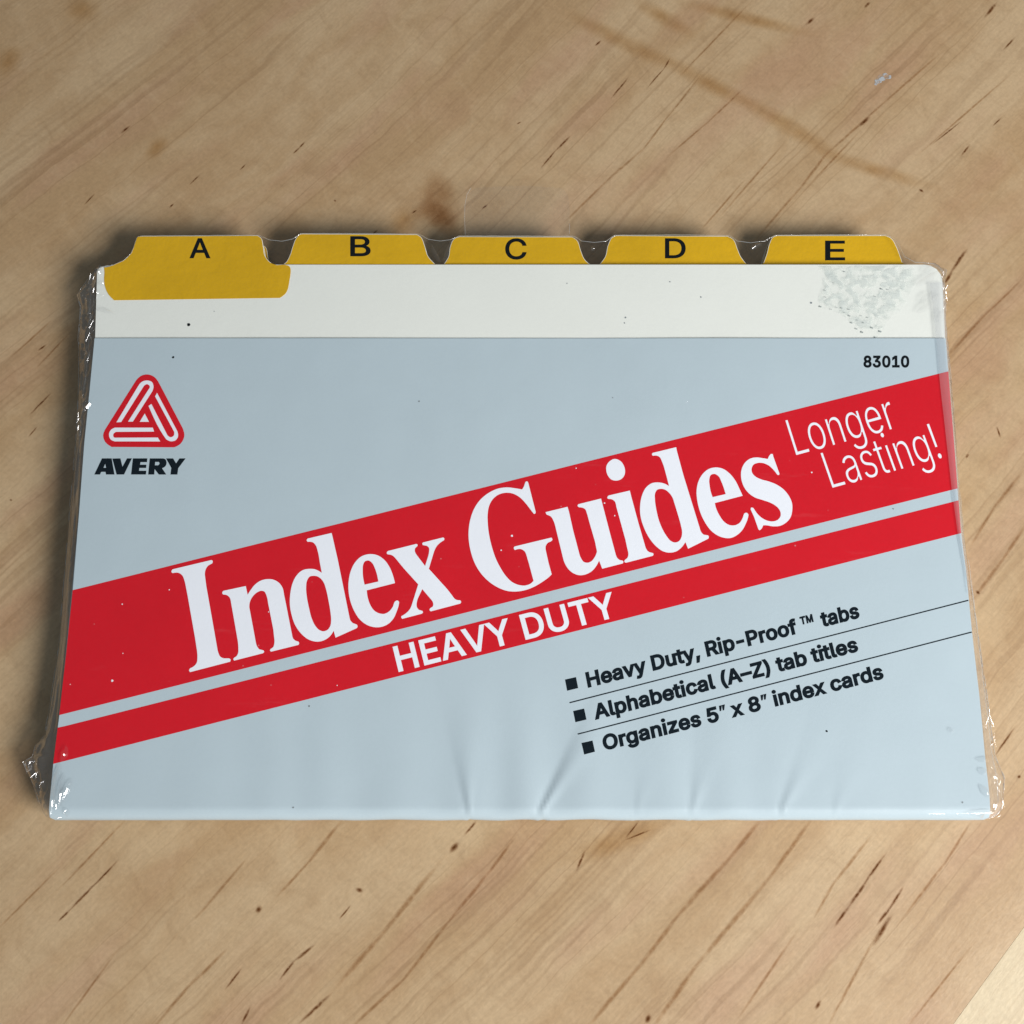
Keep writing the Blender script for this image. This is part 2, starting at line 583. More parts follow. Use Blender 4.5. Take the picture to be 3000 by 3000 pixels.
main_board = [o for o in table.children if o.name == 'board'][0]
marks('wood_stain', STAIN, stain_mat('brown_stain', (0.78, 0.66, 0.50), 0.0, 1.2, 0.62, 60, 0.30, (0.25, 0.7, 0.55, 1.0)), 0.010, main_board)
marks('wood_figure', [(1262, 505, 1325, 640, 74), (1215, 600, 1320, 660, 70), (1240, 560, 1340, 700, 62)], stain_mat('brown_figure', (0.62, 0.47, 0.34), 0.1, 1.05, 0.48, 110, 0.45, (0.2, 0.6, 0.6, 1.0)), 0.022, main_board)
marks('grain_line', LINE, stain_mat('grain_line', (0.62, 0.48, 0.36), 0.15, 1.15, 0.55, 300, 0.35), 0.030, main_board)
marks('grain_fleck', DARK, stain_mat('dark_fleck', (0.38, 0.23, 0.13), 0.0, 1.0, 0.9, 500, 0.4, (0.3, 0.55, 0.55, 1.0)), 0.060, main_board)

# silvery paint smear and a scratch on the table
bm = bmesh.new()
me = bpy.data.meshes.new('paint_smear')
for (cx, cy, r) in [(2580, 231, 13), (2592, 225, 12), (2604, 226, 8), (2572, 240, 9), (2566, 246, 5)]:
    c = pp(cx, cy, 0)
    vs = []
    for k in range(14):
        a = k / 14 * math.tau
        rr = r * 0.085 * random.uniform(0.6, 1.15)
        vs.append(bm.verts.new(((c.x + rr * 1.3 * math.cos(a)) * MM, (c.y + rr * math.sin(a)) * MM, (0.03 + 0.004 * r) * MM)))
    bm.faces.new(vs)
bm.to_mesh(me)
m_, nt_, out_ = mat('silver_paint')
b_ = NB(nt_)
g_ = b_.n('ShaderNodeNewGeometry').outputs['Position']
n_ = b_.noise(g_, 900, 3.0)
tr_ = b_.n('ShaderNodeBsdfTransparent')
pr_ = b_.n('ShaderNodeBsdfPrincipled')
pr_.inputs['Base Color'].default_value = (0.50, 0.53, 0.55, 1)
pr_.inputs['Roughness'].default_value = 0.35
mx_ = b_.n('ShaderNodeMixShader')
b_.put(mx_.inputs[0], b_.rng(n_.outputs[0], 0.40, 0.58, 0.08, 0.85))
nt_.links.new(tr_.outputs[0], mx_.inputs[1])
nt_.links.new(pr_.outputs[0], mx_.inputs[2])
nt_.links.new(mx_.outputs[0], out_.inputs[0])
link('paint_smear', me, m_, table)

# ------------------------------------------------------------------ the pack
pack = tag(empty('index_guide_pack'), 'shrink-wrapped pack of index guide cards with grey and red printed sleeve and yellow lettered tabs', 'card pack')

CARD_T = 0.33
STEP = 0.345
N_CARD = 25
CARD_TOP = PACK_H - 0.42


def smooth_poly(spec, off=(0, 0), sc=1.0, n=6):
    """'x,y x,y* ...' -> dense closed outline; * marks a corner"""
    pts = []
    for t in spec.split():
        c = t.endswith('*')
        a, b2 = t.rstrip('*').split(',')
        pts.append((off[0] + float(a) * sc, off[1] + float(b2) * sc, c))
    N = len(pts)
    out = []
    for i in range(N):
        p1, p2 = pts[i], pts[(i + 1) % N]
        out.append((p1[0], p1[1]))
        if p1[2] and p2[2]:
            continue
        d12 = math.hypot(p2[0] - p1[0], p2[1] - p1[1])
        p0, p3 = pts[i - 1], pts[(i + 2) % N]

        def tan(pa, pb, pc):
            l1 = math.hypot(pb[0] - pa[0], pb[1] - pa[1]) + 1e-6
            l2 = math.hypot(pc[0] - pb[0], pc[1] - pb[1]) + 1e-6
            # length-weighted tangent
            tx = ((pb[0] - pa[0]) / l1 * l2 + (pc[0] - pb[0]) / l2 * l1) / (l1 + l2)
            ty = ((pb[1] - pa[1]) / l1 * l2 + (pc[1] - pb[1]) / l2 * l1) / (l1 + l2)
            return tx * d12, ty * d12
        m1 = tan(p0, p1, p2) if not p1[2] else None
        m2 = tan(p1, p2, p3) if not p2[2] else None
        if m1 is None:
            m1 = (1.5 * (p2[0] - p1[0]) - 0.5 * m2[0], 1.5 * (p2[1] - p1[1]) - 0.5 * m2[1])
        if m2 is None:
            m2 = (1.5 * (p2[0] - p1[0]) - 0.5 * m1[0], 1.5 * (p2[1] - p1[1]) - 0.5 * m1[1])
        for k in range(1, n):
            t = k / n
            h0 = 2 * t ** 3 - 3 * t ** 2 + 1
            h1 = t ** 3 - 2 * t ** 2 + t
            h2 = -2 * t ** 3 + 3 * t ** 2
            h3 = t ** 3 - t ** 2
            out.append((h0 * p1[0] + h1 * m1[0] + h2 * p2[0] + h3 * m2[0], h0 * p1[1] + h1 * m1[1] + h2 * p2[1] + h3 * m2[1]))
    return out


# tab outlines in photo pixels: left foot ... right foot (the shoulder line joins them)
TABS = [
    ("304,783* 318,781 340,772 360,764 378,749 390,727 397,707 403,694 410,692* 754,690* 765,697 771,720 776,748 790,767 812,776*"),
    ("821,776* 835,771 849,749 858,721 867,699 878,687 890,685* 1222,687* 1233,694 1244,719 1254,750 1273,772*"),
    ("1301,773* 1314,752 1319,722 1330,700 1346,693* 1676,694* 1690,703 1702,735 1713,760 1728,774*"),
    ("1759,772* 1773,752 1782,716 1793,696 1806,690* 2132,692* 2148,701 2161,730 2170,751 2184,770*"),
    ("2237,770* 2247,742 2255,712 2264,695 2278,690* 2594,690* 2612,699 2627,724 2637,750 2643,768*"),
]


def tab_mm(k, z):
    return [pp(x, y, z) for (x, y) in open_smooth(TABS[k])]


def open_smooth(spec, n=5):
    full = smooth_poly(spec, n=n)
    # drop the closing run after the last given point
    last = spec.split()[-1].rstrip('*').split(',')
    lx, ly = float(last[0]), float(last[1])
    for i, p in enumerate(full):
        if abs(p[0] - lx) < 1e-6 and abs(p[1] - ly) < 1e-6:
            return full[:i + 1]
    return full


def slab(name, outline, z0, z1, bevel=0.0):
    """closed outline (mm) extruded from z0 to z1"""
    bm = bmesh.new()
    vs = [bm.verts.new((p[0] * MM, p[1] * MM, z1 * MM)) for p in outline]
    f = bm.faces.new(vs)
    bm.normal_update()
    if f.normal.z < 0:
        f.normal_flip()
    r = bmesh.ops.extrude_face_region(bm, geom=[f])
    for v in [x for x in r['geom'] if isinstance(x, bmesh.types.BMVert)]:
        v.co.z = z0 * MM
    bmesh.ops.recalc_face_normals(bm, faces=bm.faces)
    me = bpy.data.meshes.new(name)
    bm.to_mesh(me)
    bm.free()
    return me


Y_BOT = Y_CR - 0.1


def card_outline(k, z):
    tab = tab_mm(k, z)
    o = []
    xl, xr = Lx(Y_TOP - 4), Rx(Y_TOP - 4)
    sh = Y_TOP
    # clockwise from lower left
    o.append((Lx(Y_BOT) + 1.3, Y_BOT))
    for Y in (0, 15, 30, 50, 70, 90, 105):
        o.append((Lx(Y), Y))
    r = 2.6 if k else 2.2
    xl = Lx(Y_TOP - 4)
    o.append((xl, sh - r))
    for a in (25, 50, 75, 90):
        o.append((xl + r - r * math.cos(math.radians(a)), sh - r + r * math.sin(math.radians(a))))
    if k == 0:
        o = [p for p in o if not (p[0] > tab[0].x)]
    else:
        o.append((tab[0].x - 0.3, sh))
    o += [(p.x, p.y if abs(p.y - sh) > 0.35 else sh) for p in tab]
    o.append((tab[-1].x + 0.3, sh))
    xr = Rx(Y_TOP - 4)
    for a in (90, 70, 45, 20, 0):
        rr = 4.0
        o.append((xr - rr + rr * math.cos(math.radians(a)), sh - rr + rr * math.sin(math.radians(a))))
    for Y in (105, 90, 70, 50, 30, 15, 0):
        o.append((Rx(Y), Y))
    o.append((Rx(Y_BOT) - 1.3, Y_BOT))
    return o


